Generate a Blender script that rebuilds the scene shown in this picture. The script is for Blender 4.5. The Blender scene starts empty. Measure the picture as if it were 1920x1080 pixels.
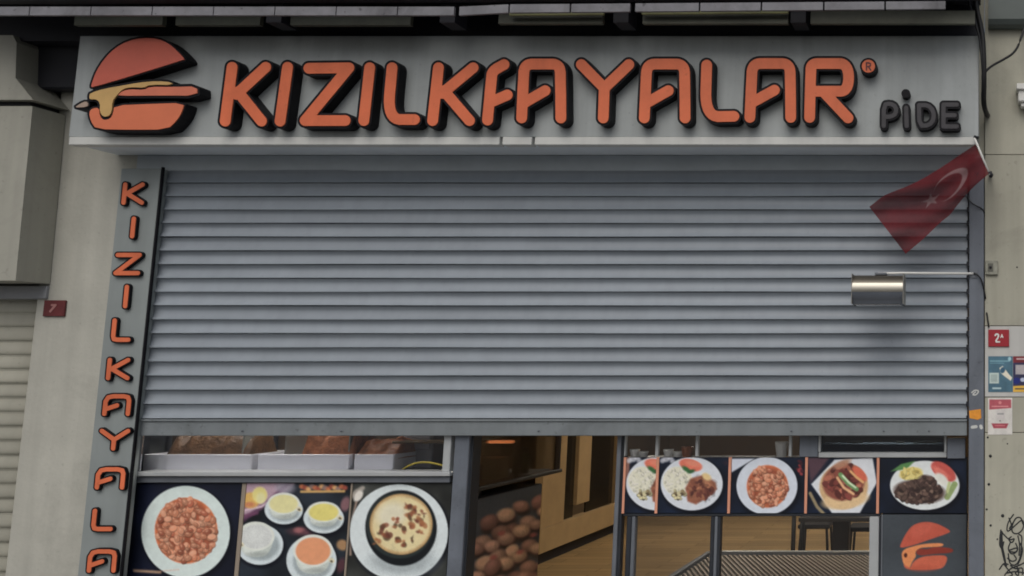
import bpy, bmesh, math, random
import numpy as np
from mathutils import Vector, Matrix
from mathutils.geometry import tessellate_polygon

random.seed(7)
rng = np.random.default_rng(11)
scene = bpy.context.scene
COL = scene.collection

# ------------------------------------------------------------------ camera
F, XP, YP, PW = 1830.0, 1850.0, 480.0, 1920.0      # focal length and principal point for a 1920 px wide frame
PITCH = math.atan(220.0 / F)
CAM = Vector((0.0, -6.0, 2.3))
cam_d = bpy.data.cameras.new("camera")
cam_d.sensor_fit = 'HORIZONTAL'; cam_d.sensor_width = 36.0
cam_d.lens = 36.0 * F / PW
cam_d.shift_x = (960.0 - XP) / PW
cam_d.shift_y = (YP - 540.0) / PW
cam_d.clip_start = 0.05; cam_d.clip_end = 2000
cam = bpy.data.objects.new("camera", cam_d); COL.objects.link(cam)
cam.location = CAM; cam.rotation_euler = (math.pi / 2 + PITCH, 0, 0)
scene.camera = cam

# ------------------------------------------------------------------ world, sun, exposure (overcast street)
SUN_EL, SUN_AZ = math.radians(47), math.radians(183)      # azimuth measured clockwise from +Y: the sun stands behind the camera
world = bpy.data.worlds.new("World"); scene.world = world; world.use_nodes = True
wn = world.node_tree; wn.nodes.clear()
w_out = wn.nodes.new('ShaderNodeOutputWorld'); w_bg = wn.nodes.new('ShaderNodeBackground')
w_sky = wn.nodes.new('ShaderNodeTexSky'); w_hs = wn.nodes.new('ShaderNodeHueSaturation')
w_sky.sky_type = 'NISHITA'; w_sky.sun_disc = False
w_sky.sun_elevation = SUN_EL; w_sky.sun_rotation = SUN_AZ
w_sky.air_density = 1.0; w_sky.dust_density = 4.0; w_sky.ozone_density = 1.0
w_hs.inputs['Saturation'].default_value = 0.55          # cloud cover: a nearly grey sky
w_bg.inputs['Strength'].default_value = 0.10
wn.links.new(w_sky.outputs[0], w_hs.inputs['Color']); wn.links.new(w_hs.outputs[0], w_bg.inputs[0]); wn.links.new(w_bg.outputs[0], w_out.inputs[0])
sun_d = bpy.data.lights.new("sun", 'SUN'); sun_d.energy = 1.2; sun_d.angle = math.radians(50); sun_d.color = (1.0, 0.97, 0.92)
sun = bpy.data.objects.new("sun", sun_d); COL.objects.link(sun)
sdir = Vector((math.sin(SUN_AZ) * math.cos(SUN_EL), math.cos(SUN_AZ) * math.cos(SUN_EL), math.sin(SUN_EL)))
sun.rotation_euler = sdir.to_track_quat('Z', 'Y').to_euler(); sun.location = (0, -8, 9)
scene.view_settings.view_transform = 'Standard'; scene.view_settings.look = 'None'
scene.view_settings.gamma = 1.0; scene.view_settings.use_curve_mapping = False
scene.view_settings.exposure = -0.27
scene.cycles.use_denoising = True; scene.cycles.pixel_filter_type = 'BLACKMAN_HARRIS'; scene.cycles.filter_width = 1.8
scene.cycles.max_bounces = 8; scene.cycles.transparent_max_bounces = 12

# ------------------------------------------------------------------ geometry of the view (used once, to take real positions off the photograph)
CP, SP = math.cos(PITCH), math.sin(PITCH)
def U(px, py, y):
    """photo pixel -> world (X, Z) on the upright plane at depth y"""
    u = (np.asarray(px, float) - XP) / F; v = (YP - np.asarray(py, float)) / F
    t = (y - CAM.y) / (CP - v * SP)
    return CAM.x + u * t, CAM.z + (v * CP + SP) * t
def proj(X, Y, Z):
    dx, dy, dz = X - CAM.x, Y - CAM.y, Z - CAM.z
    d = dy * CP + dz * SP; v = (-dy * SP + dz * CP) / d
    return XP + F * dx / d, YP - F * v
def rect(a, b, c, d, y):
    """pixel box -> world X0, X1, Z0, Z1 at depth y"""
    mx, my = (a + c) / 2, (b + d) / 2
    return float(U(a, my, y)[0]), float(U(c, my, y)[0]), float(U(mx, d, y)[1]), float(U(mx, b, y)[1])
def W(px, py, y):
    X, Z = U(px, py, y); return Vector((float(X), y, float(Z)))

# ------------------------------------------------------------------ materials
def lin(c):
    c = np.asarray(c, float) / 255.0
    return np.where(c <= 0.04045, c / 12.92, ((c + 0.055) / 1.055) ** 2.4)
MATS = {}
def pmat(name, rgb, rough=0.6, metal=0.0, var=0.10, scale=4.0, bump=0.0, bscale=60.0, streak=0.0, spec=0.4, rnd=False, stain=0.0):
    """noise varied principled material: blotches, optional rain streaks and fine relief"""
    if name in MATS: return MATS[name]
    m = bpy.data.materials.new(name); m.use_nodes = True; nt = m.node_tree; N = nt.nodes; L = nt.links
    b = N['Principled BSDF']; b.inputs['Metallic'].default_value = metal; b.inputs['Specular IOR Level'].default_value = spec
    tc = N.new('ShaderNodeTexCoord')
    n1 = N.new('ShaderNodeTexNoise'); n1.inputs['Scale'].default_value = scale; n1.inputs['Detail'].default_value = 6; n1.inputs['Roughness'].default_value = 0.65
    src = tc.outputs['Object']
    if rnd:                                                     # every copy of a shared mesh gets its own patch of the noise
        oi = N.new('ShaderNodeObjectInfo'); rv_ = N.new('ShaderNodeVectorMath'); rv_.operation = 'MULTIPLY_ADD'; rv_.inputs[1].default_value = (41.0, 17.0, 23.0)
        L.new(oi.outputs['Random'], rv_.inputs[0]); L.new(src, rv_.inputs[2]); src = rv_.outputs['Vector']
    L.new(src, n1.inputs['Vector'])
    r1 = N.new('ShaderNodeMapRange'); r1.inputs['From Min'].default_value = 0.3; r1.inputs['From Max'].default_value = 0.7
    r1.inputs['To Min'].default_value = 1 - var; r1.inputs['To Max'].default_value = 1 + var * 0.7
    L.new(n1.outputs['Fac'], r1.inputs['Value']); fac = r1.outputs['Result']
    def times(f, g):
        q = N.new('ShaderNodeMath'); q.operation = 'MULTIPLY'; L.new(f, q.inputs[0]); L.new(g, q.inputs[1]); return q.outputs[0]
    if rnd:
        rb = N.new('ShaderNodeMapRange'); rb.inputs['To Min'].default_value = 0.92; rb.inputs['To Max'].default_value = 1.07; L.new(oi.outputs['Random'], rb.inputs['Value']); fac = times(fac, rb.outputs['Result'])
    if stain:                                                   # irregular dirt patches with a ragged edge
        ns = N.new('ShaderNodeTexNoise'); ns.inputs['Scale'].default_value = 1.6; ns.inputs['Detail'].default_value = 9; ns.inputs['Roughness'].default_value = 0.72; ns.inputs['Distortion'].default_value = 0.6; L.new(src, ns.inputs['Vector'])
        rs_ = N.new('ShaderNodeMapRange'); rs_.inputs['From Min'].default_value = 0.52; rs_.inputs['From Max'].default_value = 0.66; rs_.inputs['To Min'].default_value = 1.0; rs_.inputs['To Max'].default_value = 1 - stain; L.new(ns.outputs['Fac'], rs_.inputs['Value']); fac = times(fac, rs_.outputs['Result'])
        nk = N.new('ShaderNodeTexNoise'); nk.inputs['Scale'].default_value = 34; nk.inputs['Detail'].default_value = 3; L.new(src, nk.inputs['Vector'])
        rk = N.new('ShaderNodeMapRange'); rk.inputs['From Min'].default_value = 0.66; rk.inputs['From Max'].default_value = 0.74; rk.inputs['To Min'].default_value = 1.0; rk.inputs['To Max'].default_value = 1 - stain * 1.4; L.new(nk.outputs['Fac'], rk.inputs['Value']); fac = times(fac, rk.outputs['Result'])
    if streak:
        mp = N.new('ShaderNodeMapping'); mp.inputs['Scale'].default_value = (14, 14, 0.7); L.new(src, mp.inputs['Vector'])
        n2 = N.new('ShaderNodeTexNoise'); n2.inputs['Scale'].default_value = 1.0; n2.inputs['Detail'].default_value = 5; L.new(mp.outputs[0], n2.inputs['Vector'])
        r2 = N.new('ShaderNodeMapRange'); r2.inputs['From Min'].default_value = 0.38; r2.inputs['From Max'].default_value = 0.7
        r2.inputs['To Min'].default_value = 1.0; r2.inputs['To Max'].default_value = 1 - streak; L.new(n2.outputs['Fac'], r2.inputs['Value'])
        mu = N.new('ShaderNodeMath'); mu.operation = 'MULTIPLY'; L.new(fac, mu.inputs[0]); L.new(r2.outputs['Result'], mu.inputs[1]); fac = mu.outputs[0]
    mix = N.new('ShaderNodeVectorMath'); mix.operation = 'SCALE'; mix.inputs[0].default_value = rgb; L.new(fac, mix.inputs['Scale'])
    L.new(mix.outputs['Vector'], b.inputs['Base Color'])
    r3 = N.new('ShaderNodeMapRange'); r3.inputs['To Min'].default_value = max(rough - 0.1, 0.05); r3.inputs['To Max'].default_value = min(rough + 0.12, 1)
    L.new(n1.outputs['Fac'], r3.inputs['Value']); L.new(r3.outputs['Result'], b.inputs['Roughness'])
    if bump:
        n3 = N.new('ShaderNodeTexNoise'); n3.inputs['Scale'].default_value = bscale; n3.inputs['Detail'].default_value = 4; L.new(tc.outputs['Object'], n3.inputs['Vector'])
        bp = N.new('ShaderNodeBump'); bp.inputs['Strength'].default_value = bump; bp.inputs['Distance'].default_value = 0.01
        L.new(n3.outputs['Fac'], bp.inputs['Height']); L.new(bp.outputs[0], b.inputs['Normal'])
    MATS[name] = m; return m
def print_mat(name, rough=0.35, spec=0.4, trans=0.0):
    if name in MATS: return MATS[name]
    m = bpy.data.materials.new(name); m.use_nodes = True; nt = m.node_tree; N = nt.nodes; L = nt.links; b = N['Principled BSDF']
    a = N.new('ShaderNodeAttribute'); a.attribute_name = 'ink'
    b.inputs['Roughness'].default_value = rough; b.inputs['Specular IOR Level'].default_value = spec
    tc = N.new('ShaderNodeTexCoord'); n = N.new('ShaderNodeTexNoise'); n.inputs['Scale'].default_value = 30; L.new(tc.outputs['Object'], n.inputs['Vector'])
    r = N.new('ShaderNodeMapRange'); r.inputs['To Min'].default_value = 0.88; r.inputs['To Max'].default_value = 1.12; L.new(n.outputs['Fac'], r.inputs['Value'])
    s = N.new('ShaderNodeVectorMath'); s.operation = 'SCALE'; L.new(a.outputs['Color'], s.inputs[0]); L.new(r.outputs['Result'], s.inputs['Scale'])
    L.new(s.outputs['Vector'], b.inputs['Base Color'])
    if trans:
        out = N['Material Output']; t = N.new('ShaderNodeBsdfTranslucent'); L.new(s.outputs['Vector'], t.inputs['Color'])
        tr = N.new('ShaderNodeBsdfTransparent'); m1 = N.new('ShaderNodeMixShader'); m2 = N.new('ShaderNodeMixShader')
        m1.inputs[0].default_value = 0.35; m2.inputs[0].default_value = trans
        L.new(b.outputs[0], m1.inputs[1]); L.new(t.outputs[0], m1.inputs[2]); L.new(m1.outputs[0], m2.inputs[1]); L.new(tr.outputs[0], m2.inputs[2]); L.new(m2.outputs[0], out.inputs['Surface'])
    MATS[name] = m; return m
def glass_mat(name, tint=(0.95, 0.955, 0.965), refl=0.07):
    if name in MATS: return MATS[name]
    m = bpy.data.materials.new(name); m.use_nodes = True; nt = m.node_tree; N = nt.nodes; L = nt.links; N.remove(N['Principled BSDF'])
    tr = N.new('ShaderNodeBsdfTransparent'); tr.inputs[0].default_value = (*tint, 1)
    gl = N.new('ShaderNodeBsdfGlossy'); gl.inputs['Roughness'].default_value = 0.03; gl.inputs['Color'].default_value = (1, 1, 1, 1)
    fr = N.new('ShaderNodeFresnel'); fr.inputs['IOR'].default_value = 1.45
    ad = N.new('ShaderNodeMath'); ad.operation = 'MULTIPLY_ADD'; ad.inputs[1].default_value = 0.8; ad.inputs[2].default_value = refl - 0.03; L.new(fr.outputs[0], ad.inputs[0])
    mx = N.new('ShaderNodeMixShader'); L.new(ad.outputs[0], mx.inputs[0]); L.new(tr.outputs[0], mx.inputs[1]); L.new(gl.outputs[0], mx.inputs[2])
    L.new(mx.outputs[0], N['Material Output'].inputs['Surface']); MATS[name] = m; return m
def emit_mat(name, rgb, strength):
    m = bpy.data.materials.new(name); m.use_nodes = True; b = m.node_tree.nodes['Principled BSDF']
    b.inputs['Base Color'].default_value = (*rgb, 1); b.inputs['Emission Color'].default_value = (*rgb, 1); b.inputs['Emission Strength'].default_value = strength
    return m

M_sign   = pmat('sign_panel_grey', (0.385, 0.415, 0.42), 0.5, 0.0, 0.08, 1.5, streak=0.14, stain=0.10)
M_trim   = pmat('sign_trim_white', (0.62, 0.63, 0.61), 0.4, 0.0, 0.08, 3, streak=0.10)
M_soff   = pmat('sign_soffit', (0.72, 0.78, 0.84), 0.5, 0.0, 0.08, 3)
M_orange = pmat('orange_acrylic', (0.74, 0.18, 0.082), 0.45, 0.0, 0.16, 2.5, spec=0.25, stain=0.10, streak=0.08)
M_black  = pmat('black_letter_return', (0.006, 0.006, 0.009), 0.6, 0.0, 0.2, 6, spec=0.2)
M_grey_l = pmat('unlit_letter_face', (0.035, 0.033, 0.04), 0.4, 0.0, 0.35, 20)
M_bun    = pmat('bun_acrylic', (0.58, 0.125, 0.08), 0.35, 0.0, 0.12, 4)
M_bun2   = pmat('lower_bun_acrylic', (0.68, 0.18, 0.085), 0.35, 0.0, 0.10, 4)
M_patty  = pmat('patty_acrylic', (0.66, 0.19, 0.11), 0.35, 0.0, 0.12, 5)
M_cheese = pmat('cheese_acrylic', (0.58, 0.37, 0.14), 0.35, 0.0, 0.12, 5)
M_slat   = pmat('shutter_slat_paint', (0.27, 0.305, 0.345), 0.45, 0.0, 0.06, 2.2, streak=0.07, rnd=True, stain=0.05)
M_bar    = pmat('shutter_bar_paint', (0.22, 0.245, 0.26), 0.45, 0.1, 0.12, 2.5, streak=0.12, stain=0.2)
M_guide  = pmat('guide_rail_paint', (0.16, 0.18, 0.215), 0.45, 0.1, 0.12, 4, streak=0.15, stain=0.2)
M_frame  = pmat('alu_frame_grey', (0.16, 0.175, 0.20), 0.42, 0.2, 0.12, 5, streak=0.1)
M_framel = pmat('alu_frame_light', (0.46, 0.48, 0.49), 0.4, 0.2, 0.10, 5)
M_dframe = pmat('dark_frame', (0.03, 0.034, 0.042), 0.4, 0.1, 0.2, 5)
M_dark   = pmat('dark_steel', (0.016, 0.017, 0.024), 0.6, 0.0, 0.3, 4)
M_pillar = pmat('pillar_render', (0.46, 0.455, 0.405), 0.85, 0.0, 0.12, 2.0, bump=0.2, bscale=40, streak=0.10, stain=0.13)
M_clad   = pmat('cladding_panel', (0.43, 0.42, 0.345), 0.6, 0.0, 0.09, 2.2, streak=0.14, bump=0.05, stain=0.13, rnd=True)
M_clad2  = pmat('cladding_panel_white', (0.55, 0.55, 0.53), 0.6, 0.0, 0.09, 2.2, streak=0.12)
M_joint  = pmat('joint_dark', (0.06, 0.06, 0.055), 0.9)
M_nbox   = pmat('neighbour_box_paint', (0.38, 0.375, 0.325), 0.6, 0.0, 0.08, 2, streak=0.12, stain=0.12)
M_nslat  = pmat('neighbour_slat_paint', (0.42, 0.41, 0.345), 0.55, 0.0, 0.09, 2.5, streak=0.08, rnd=True, stain=0.1)
M_can_l  = pmat('canopy_pale_sheet', (0.20, 0.20, 0.22), 0.6, 0.0, 0.35, 5, stain=0.35)
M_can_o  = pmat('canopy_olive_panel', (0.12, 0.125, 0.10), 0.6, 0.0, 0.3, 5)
M_can_y  = pmat('canopy_yellow_edge', (0.26, 0.27, 0.13), 0.6, 0.0, 0.3, 5)
M_fasc   = pmat('green_grey_fascia', (0.10, 0.12, 0.115), 0.5, 0.0, 0.15, 4)
M_cable  = pmat('black_cable', (0.012, 0.012, 0.014), 0.5)
M_white  = pmat('white_plastic', (0.72, 0.72, 0.69), 0.45)
M_steel  = pmat('brushed_steel', (0.62, 0.58, 0.50), 0.26, 1.0, 0.06, 6)
M_redpl  = pmat('red_enamel', (0.34, 0.022, 0.034), 0.35, 0.0, 0.08, 8)
M_redold = pmat('faded_red_enamel', (0.12, 0.022, 0.024), 0.5, 0.0, 0.2, 14)
M_ora_st = pmat('orange_sticker', (0.80, 0.32, 0.04), 0.5, 0.0, 0.2, 25)
M_ink    = pmat('black_marker', (0.02, 0.022, 0.025), 0.6)
M_wood   = pmat('oak_veneer', (0.48, 0.345, 0.19), 0.5, 0.0, 0.12, 4)
def board_mat():
    m = pmat('wood_floor_boards', (0.46, 0.33, 0.18), 0.4, 0.0, 0.10, 1.2); nt = m.node_tree; N = nt.nodes; L = nt.links; b = N['Principled BSDF']
    old = b.inputs['Base Color'].links[0].from_socket; tc = N.new('ShaderNodeTexCoord')
    br = N.new('ShaderNodeTexBrick'); br.inputs['Scale'].default_value = 1.0; br.inputs['Brick Width'].default_value = 1.3; br.inputs['Row Height'].default_value = 0.19; br.inputs['Mortar Size'].default_value = 0.006; br.inputs['Mortar Smooth'].default_value = 0.4
    br.inputs['Color1'].default_value = (1.12, 1.08, 1.0, 1); br.inputs['Color2'].default_value = (0.80, 0.78, 0.74, 1); br.inputs['Mortar'].default_value = (0.35, 0.3, 0.25, 1)
    L.new(tc.outputs['Object'], br.inputs['Vector'])
    mp = N.new('ShaderNodeMapping'); mp.inputs['Scale'].default_value = (1.2, 22, 1); L.new(tc.outputs['Object'], mp.inputs['Vector']); gn = N.new('ShaderNodeTexNoise'); gn.inputs['Scale'].default_value = 1.5; gn.inputs['Detail'].default_value = 6; L.new(mp.outputs[0], gn.inputs['Vector'])
    gr_ = N.new('ShaderNodeMapRange'); gr_.inputs['From Min'].default_value = .3; gr_.inputs['From Max'].default_value = .7; gr_.inputs['To Min'].default_value = .82; gr_.inputs['To Max'].default_value = 1.15; L.new(gn.outputs['Fac'], gr_.inputs['Value'])
    v1 = N.new('ShaderNodeVectorMath'); v1.operation = 'MULTIPLY'; L.new(old, v1.inputs[0]); L.new(br.outputs['Color'], v1.inputs[1]); v2 = N.new('ShaderNodeVectorMath'); v2.operation = 'SCALE'; L.new(v1.outputs[0], v2.inputs[0]); L.new(gr_.outputs[0], v2.inputs['Scale']); L.new(v2.outputs[0], b.inputs['Base Color'])
    return m
M_floor = board_mat()
M_inwall = pmat('inner_wall', (0.23, 0.17, 0.11), 0.8, 0.0, 0.15, 1)
M_ceil   = pmat('inner_ceiling', (0.15, 0.13, 0.11), 0.8)
M_tray   = pmat('white_tray', (0.78, 0.79, 0.86), 0.35, 0.0, 0.06, 6)
M_hose   = pmat('yellow_hose', (0.65, 0.52, 0.06), 0.4)
M_food_o = pmat('stewed_orange_food', (0.36, 0.13, 0.055), 0.35, 0.0, 0.5, 22, bump=0.6, bscale=70)
M_food_b = pmat('baked_brown_food', (0.13, 0.065, 0.028), 0.4, 0.0, 0.5, 18, bump=0.6, bscale=60)
M_stool  = pmat('dark_stool_steel', (0.03, 0.03, 0.032), 0.45)
M_rib    = pmat('ribbed_mat', (0.035, 0.03, 0.026), 0.6, 0.0, 0.2, 8)
M_ground = pmat('asphalt', (0.055, 0.055, 0.057), 0.9, 0.0, 0.2, 1.2, bump=0.4, bscale=90)
M_pave   = pmat('pavement_stone', (0.36, 0.355, 0.34), 0.85, 0.0, 0.15, 1.5, bump=0.3)
M_kerb   = pmat('kerb_stone', (0.30, 0.30, 0.29), 0.85, 0.0, 0.12, 3)
M_upwall = pmat('upper_wall_render', (0.38, 0.36, 0.32), 0.9, 0.0, 0.12, 1.2)
M_print  = print_mat('poster_print'); M_cloth = print_mat('flag_cloth', 0.85, 0.1, trans=0.15)
M_glass  = glass_mat('window_glass')

# ------------------------------------------------------------------ object helpers
def tag(o, label=None, cat=None, group=None, kind=None):
    if label: o['label'] = label
    if cat: o['category'] = cat
    if group: o['group'] = group
    if kind: o['kind'] = kind
    return o
def adopt(o, parent):
    if parent is not None:
        o.parent = parent
        M = Matrix.Translation(parent.location) if parent.parent is None else Matrix.Identity(4)   # parts are built in place
        o.matrix_parent_inverse = M.inverted()
    return o
def thing(name, loc, label, cat, group=None):
    o = bpy.data.objects.new(name, None); COL.objects.link(o); o.location = loc; o.empty_display_size = 0.1
    return tag(o, label, cat, group)
def link(name, me, mat, parent=None):
    o = bpy.data.objects.new(name, me); COL.objects.link(o)
    if mat is not None: me.materials.clear(); me.materials.append(mat)
    return adopt(o, parent)
def meshdata(name, verts, faces, smooth=False):
    me = bpy.data.meshes.new(name); me.from_pydata([tuple(v) for v in verts], [], faces)
    bm = bmesh.new(); bm.from_mesh(me); bmesh.ops.recalc_face_normals(bm, faces=bm.faces); bm.to_mesh(me); bm.free()
    if smooth: me.polygons.foreach_set('use_smooth', [True] * len(me.polygons))
    return me
def mesh(name, verts, faces, mat, parent=None, smooth=False):
    return link(name, meshdata(name, verts, faces, smooth), mat, parent)
def box(name, x0, x1, y0, y1, z0, z1, mat, parent=None, bevel=0.0025):
    bm = bmesh.new(); bmesh.ops.create_cube(bm, size=1.0)
    for v in bm.verts:
        v.co = Vector((x0 + (v.co.x + .5) * (x1 - x0), y0 + (v.co.y + .5) * (y1 - y0), z0 + (v.co.z + .5) * (z1 - z0)))
    b = min(bevel, 0.3 * min(abs(x1 - x0), abs(y1 - y0), abs(z1 - z0)))
    if b > 0: bmesh.ops.bevel(bm, geom=bm.edges[:], offset=b, segments=1, affect='EDGES')
    bmesh.ops.recalc_face_normals(bm, faces=bm.faces)
    me = bpy.data.meshes.new(name); bm.to_mesh(me); bm.free()
    return link(name, me, mat, parent)
def pbox(name, a, b, c, d, yf, yb, mat, parent=None, bevel=0.0025):
    x0, x1, z0, z1 = rect(a, b, c, d, yf)
    return box(name, x0, x1, yf, yb, z0, z1, mat, parent, bevel)
def tube(name, pts, r, mat, parent=None, seg=10, cap=True):
    pts = [Vector(p) for p in pts]; n = len(pts); rs = r if isinstance(r, (list, tuple)) else [r] * n
    vs, fs = [], []; up = Vector((0.13, 0.31, 0.94)); 
    for i, p in enumerate(pts):
        t = (pts[min(i + 1, n - 1)] - pts[max(i - 1, 0)]).normalized()
        a = t.cross(up).normalized() if abs(t.dot(up)) < 0.98 else t.cross(Vector((1, 0, 0))).normalized(); b = t.cross(a)
        for k in range(seg):
            w = 2 * math.pi * k / seg; vs.append(p + (a * math.cos(w) + b * math.sin(w)) * rs[i])
    for i in range(n - 1):
        for k in range(seg):
            fs.append((i * seg + k, i * seg + (k + 1) % seg, (i + 1) * seg + (k + 1) % seg, (i + 1) * seg + k))
    if cap: fs.append(tuple(range(seg))); fs.append(tuple((n - 1) * seg + k for k in range(seg)))
    return mesh(name, vs, fs, mat, parent, True)
def chaikin(p, it=2, closed=False):
    p = [np.array(q, float) for q in p]
    for _ in range(it):
        q = []
        n = len(p)
        for i in range(n if closed else n - 1):
            a, b = p[i], p[(i + 1) % n]; q += [a * .75 + b * .25, a * .25 + b * .75]
        if not closed: q = [p[0]] + q + [p[-1]]
        p = q
    return p
def curve3(pts, it=2): return [Vector(p) for p in chaikin([tuple(p) for p in pts], it)]

# ------------------------------------------------------------------ outlines: distance field -> contour -> solid letter
def d_seg(x, y, a, b):
    ax, ay = a; bx, by = b; dx, dy = bx - ax, by - ay; L2 = dx * dx + dy * dy + 1e-9
    t = np.clip(((x - ax) * dx + (y - ay) * dy) / L2, 0, 1)
    return np.hypot(x - ax - t * dx, y - ay - t * dy)
def d_poly(x, y, pts):
    d = np.full(x.shape, 1e9); ins = np.zeros(x.shape, bool); n = len(pts)
    for i in range(n):
        a, b = pts[i], pts[(i + 1) % n]; d = np.minimum(d, d_seg(x, y, a, b))
        if a[1] != b[1]:
            c = ((a[1] > y) != (b[1] > y)) & (x < (b[0] - a[0]) * (y - a[1]) / (b[1] - a[1]) + a[0]); ins ^= c
    return np.where(ins, -d, d)
def field(strokes, polys, r, off, step=1.0):
    P = [q for s in strokes for q in s] + [q for p in polys for q in p]
    A = np.array([[q[0], q[1]] for q in P], float); m = (r if strokes else 0) + off + 3 * step
    xs = np.arange(A[:, 0].min() - m, A[:, 0].max() + m + step, step); ys = np.arange(A[:, 1].min() - m, A[:, 1].max() + m + step, step)
    X, Y = np.meshgrid(xs, ys); D = np.full(X.shape, 1e9)
    for s in strokes:
        for a, b in zip(s[:-1], s[1:]): D = np.minimum(D, d_seg(X, Y, a, b) - r)
    for p in polys: D = np.minimum(D, d_poly(X, Y, p))
    return xs, ys, D - off + 1e-7
def loops_of(xs, ys, D):
    ins = D < 0; nx = len(xs); nxt = {}; pos = {}
    c = ins[:-1, :-1].astype(int) + 2 * ins[:-1, 1:] + 4 * ins[1:, 1:] + 8 * ins[1:, :-1]
    def ept(kind, i, j):
        k = (kind, i, j)
        if k not in pos:
            if kind == 0: a, b = D[i, j], D[i, j + 1]; t = a / (a - b); pos[k] = (xs[j] + t * (xs[j + 1] - xs[j]), ys[i])
            else: a, b = D[i, j], D[i + 1, j]; t = a / (a - b); pos[k] = (xs[j], ys[i] + t * (ys[i + 1] - ys[i]))
        return k
    T = {1: ['LT'], 2: ['TR'], 3: ['LR'], 4: ['RB'], 5: ['LT', 'RB'], 6: ['TB'], 7: ['LB'], 8: ['BL'], 9: ['BT'], 10: ['TR', 'BL'], 11: ['BR'], 12: ['RL'], 13: ['RT'], 14: ['TL']}
    for i, j in zip(*np.nonzero((c > 0) & (c < 15))):
        i, j = int(i), int(j); E = {'T': (0, i, j), 'B': (0, i + 1, j), 'L': (1, i, j), 'R': (1, i, j + 1)}
        for s in T[int(c[i, j])]: nxt[ept(*E[s[0]])] = ept(*E[s[1]])
    out = []
    while nxt:
        k0 = next(iter(nxt)); k = k0; lp = []
        while k in nxt: lp.append(pos[k]); k = nxt.pop(k)
        out.append(lp)
    return out
def rdp(p, eps):
    if len(p) < 3: return p
    a, b = np.array(p[0]), np.array(p[-1]); A = np.array(p); d = d_seg(A[:, 0], A[:, 1], a, b); i = int(d.argmax())
    if d[i] < eps: return [p[0], p[-1]]
    return rdp(p[:i + 1], eps)[:-1] + rdp(p[i:], eps)
def simp(lp, eps=0.12):
    h = len(lp) // 2; return rdp(lp[:h + 1], eps)[:-1] + rdp(lp[h:] + [lp[0]], eps)[:-1]
def solid(name, strokes, polys, r, off, yf, yb, mat, parent, step=1.0, yref=None, eps=0.12):
    """plate with the given outline (strokes of radius r and/or polygons, grown by off), front at yf, back at yb"""
    lps = [simp(l, eps) for l in loops_of(*field(strokes, polys, r, off, step)) if len(l) > 5]
    lps = [l for l in lps if len(l) > 2]
    area = [0.5 * sum(a[0] * b[1] - b[0] * a[1] for a, b in zip(l, l[1:] + l[:1])) for l in lps]
    sgn = 1 if max(area, key=abs) > 0 else -1
    outs = [i for i in range(len(lps)) if area[i] * sgn > 0]; hol = {i: [] for i in outs}
    for h in range(len(lps)):
        if h in hol: continue
        q = np.array(lps[h][0]); best = [i for i in outs if d_poly(q[:1], q[1:], lps[i])[0] < 0]
        if best: hol[min(best, key=lambda i: abs(area[i]))].append(h)
    vs, fs = [], []; yr = yf if yref is None else yref
    for o in outs:
        group = [lps[o]] + [lps[h] for h in hol[o]]; base = len(vs); flat = [p for l in group for p in l]; n = len(flat)
        X, Z = U([p[0] for p in flat], [p[1] for p in flat], yr)
        vs += [(x, yf, z) for x, z in zip(X, Z)] + [(x, yb, z) for x, z in zip(X, Z)]
        for t in tessellate_polygon([[Vector((p[0], p[1], 0)) for p in l] for l in group]):
            fs.append(tuple(base + i for i in t)); fs.append(tuple(base + n + i for i in reversed(t)))
        k = 0
        for l in group:
            m = len(l)
            for i in range(m): a, b = base + k + i, base + k + (i + 1) % m; fs.append((a, b, b + n, a + n))
            k += m
    return mesh(name, vs, fs, mat, parent)

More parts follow.
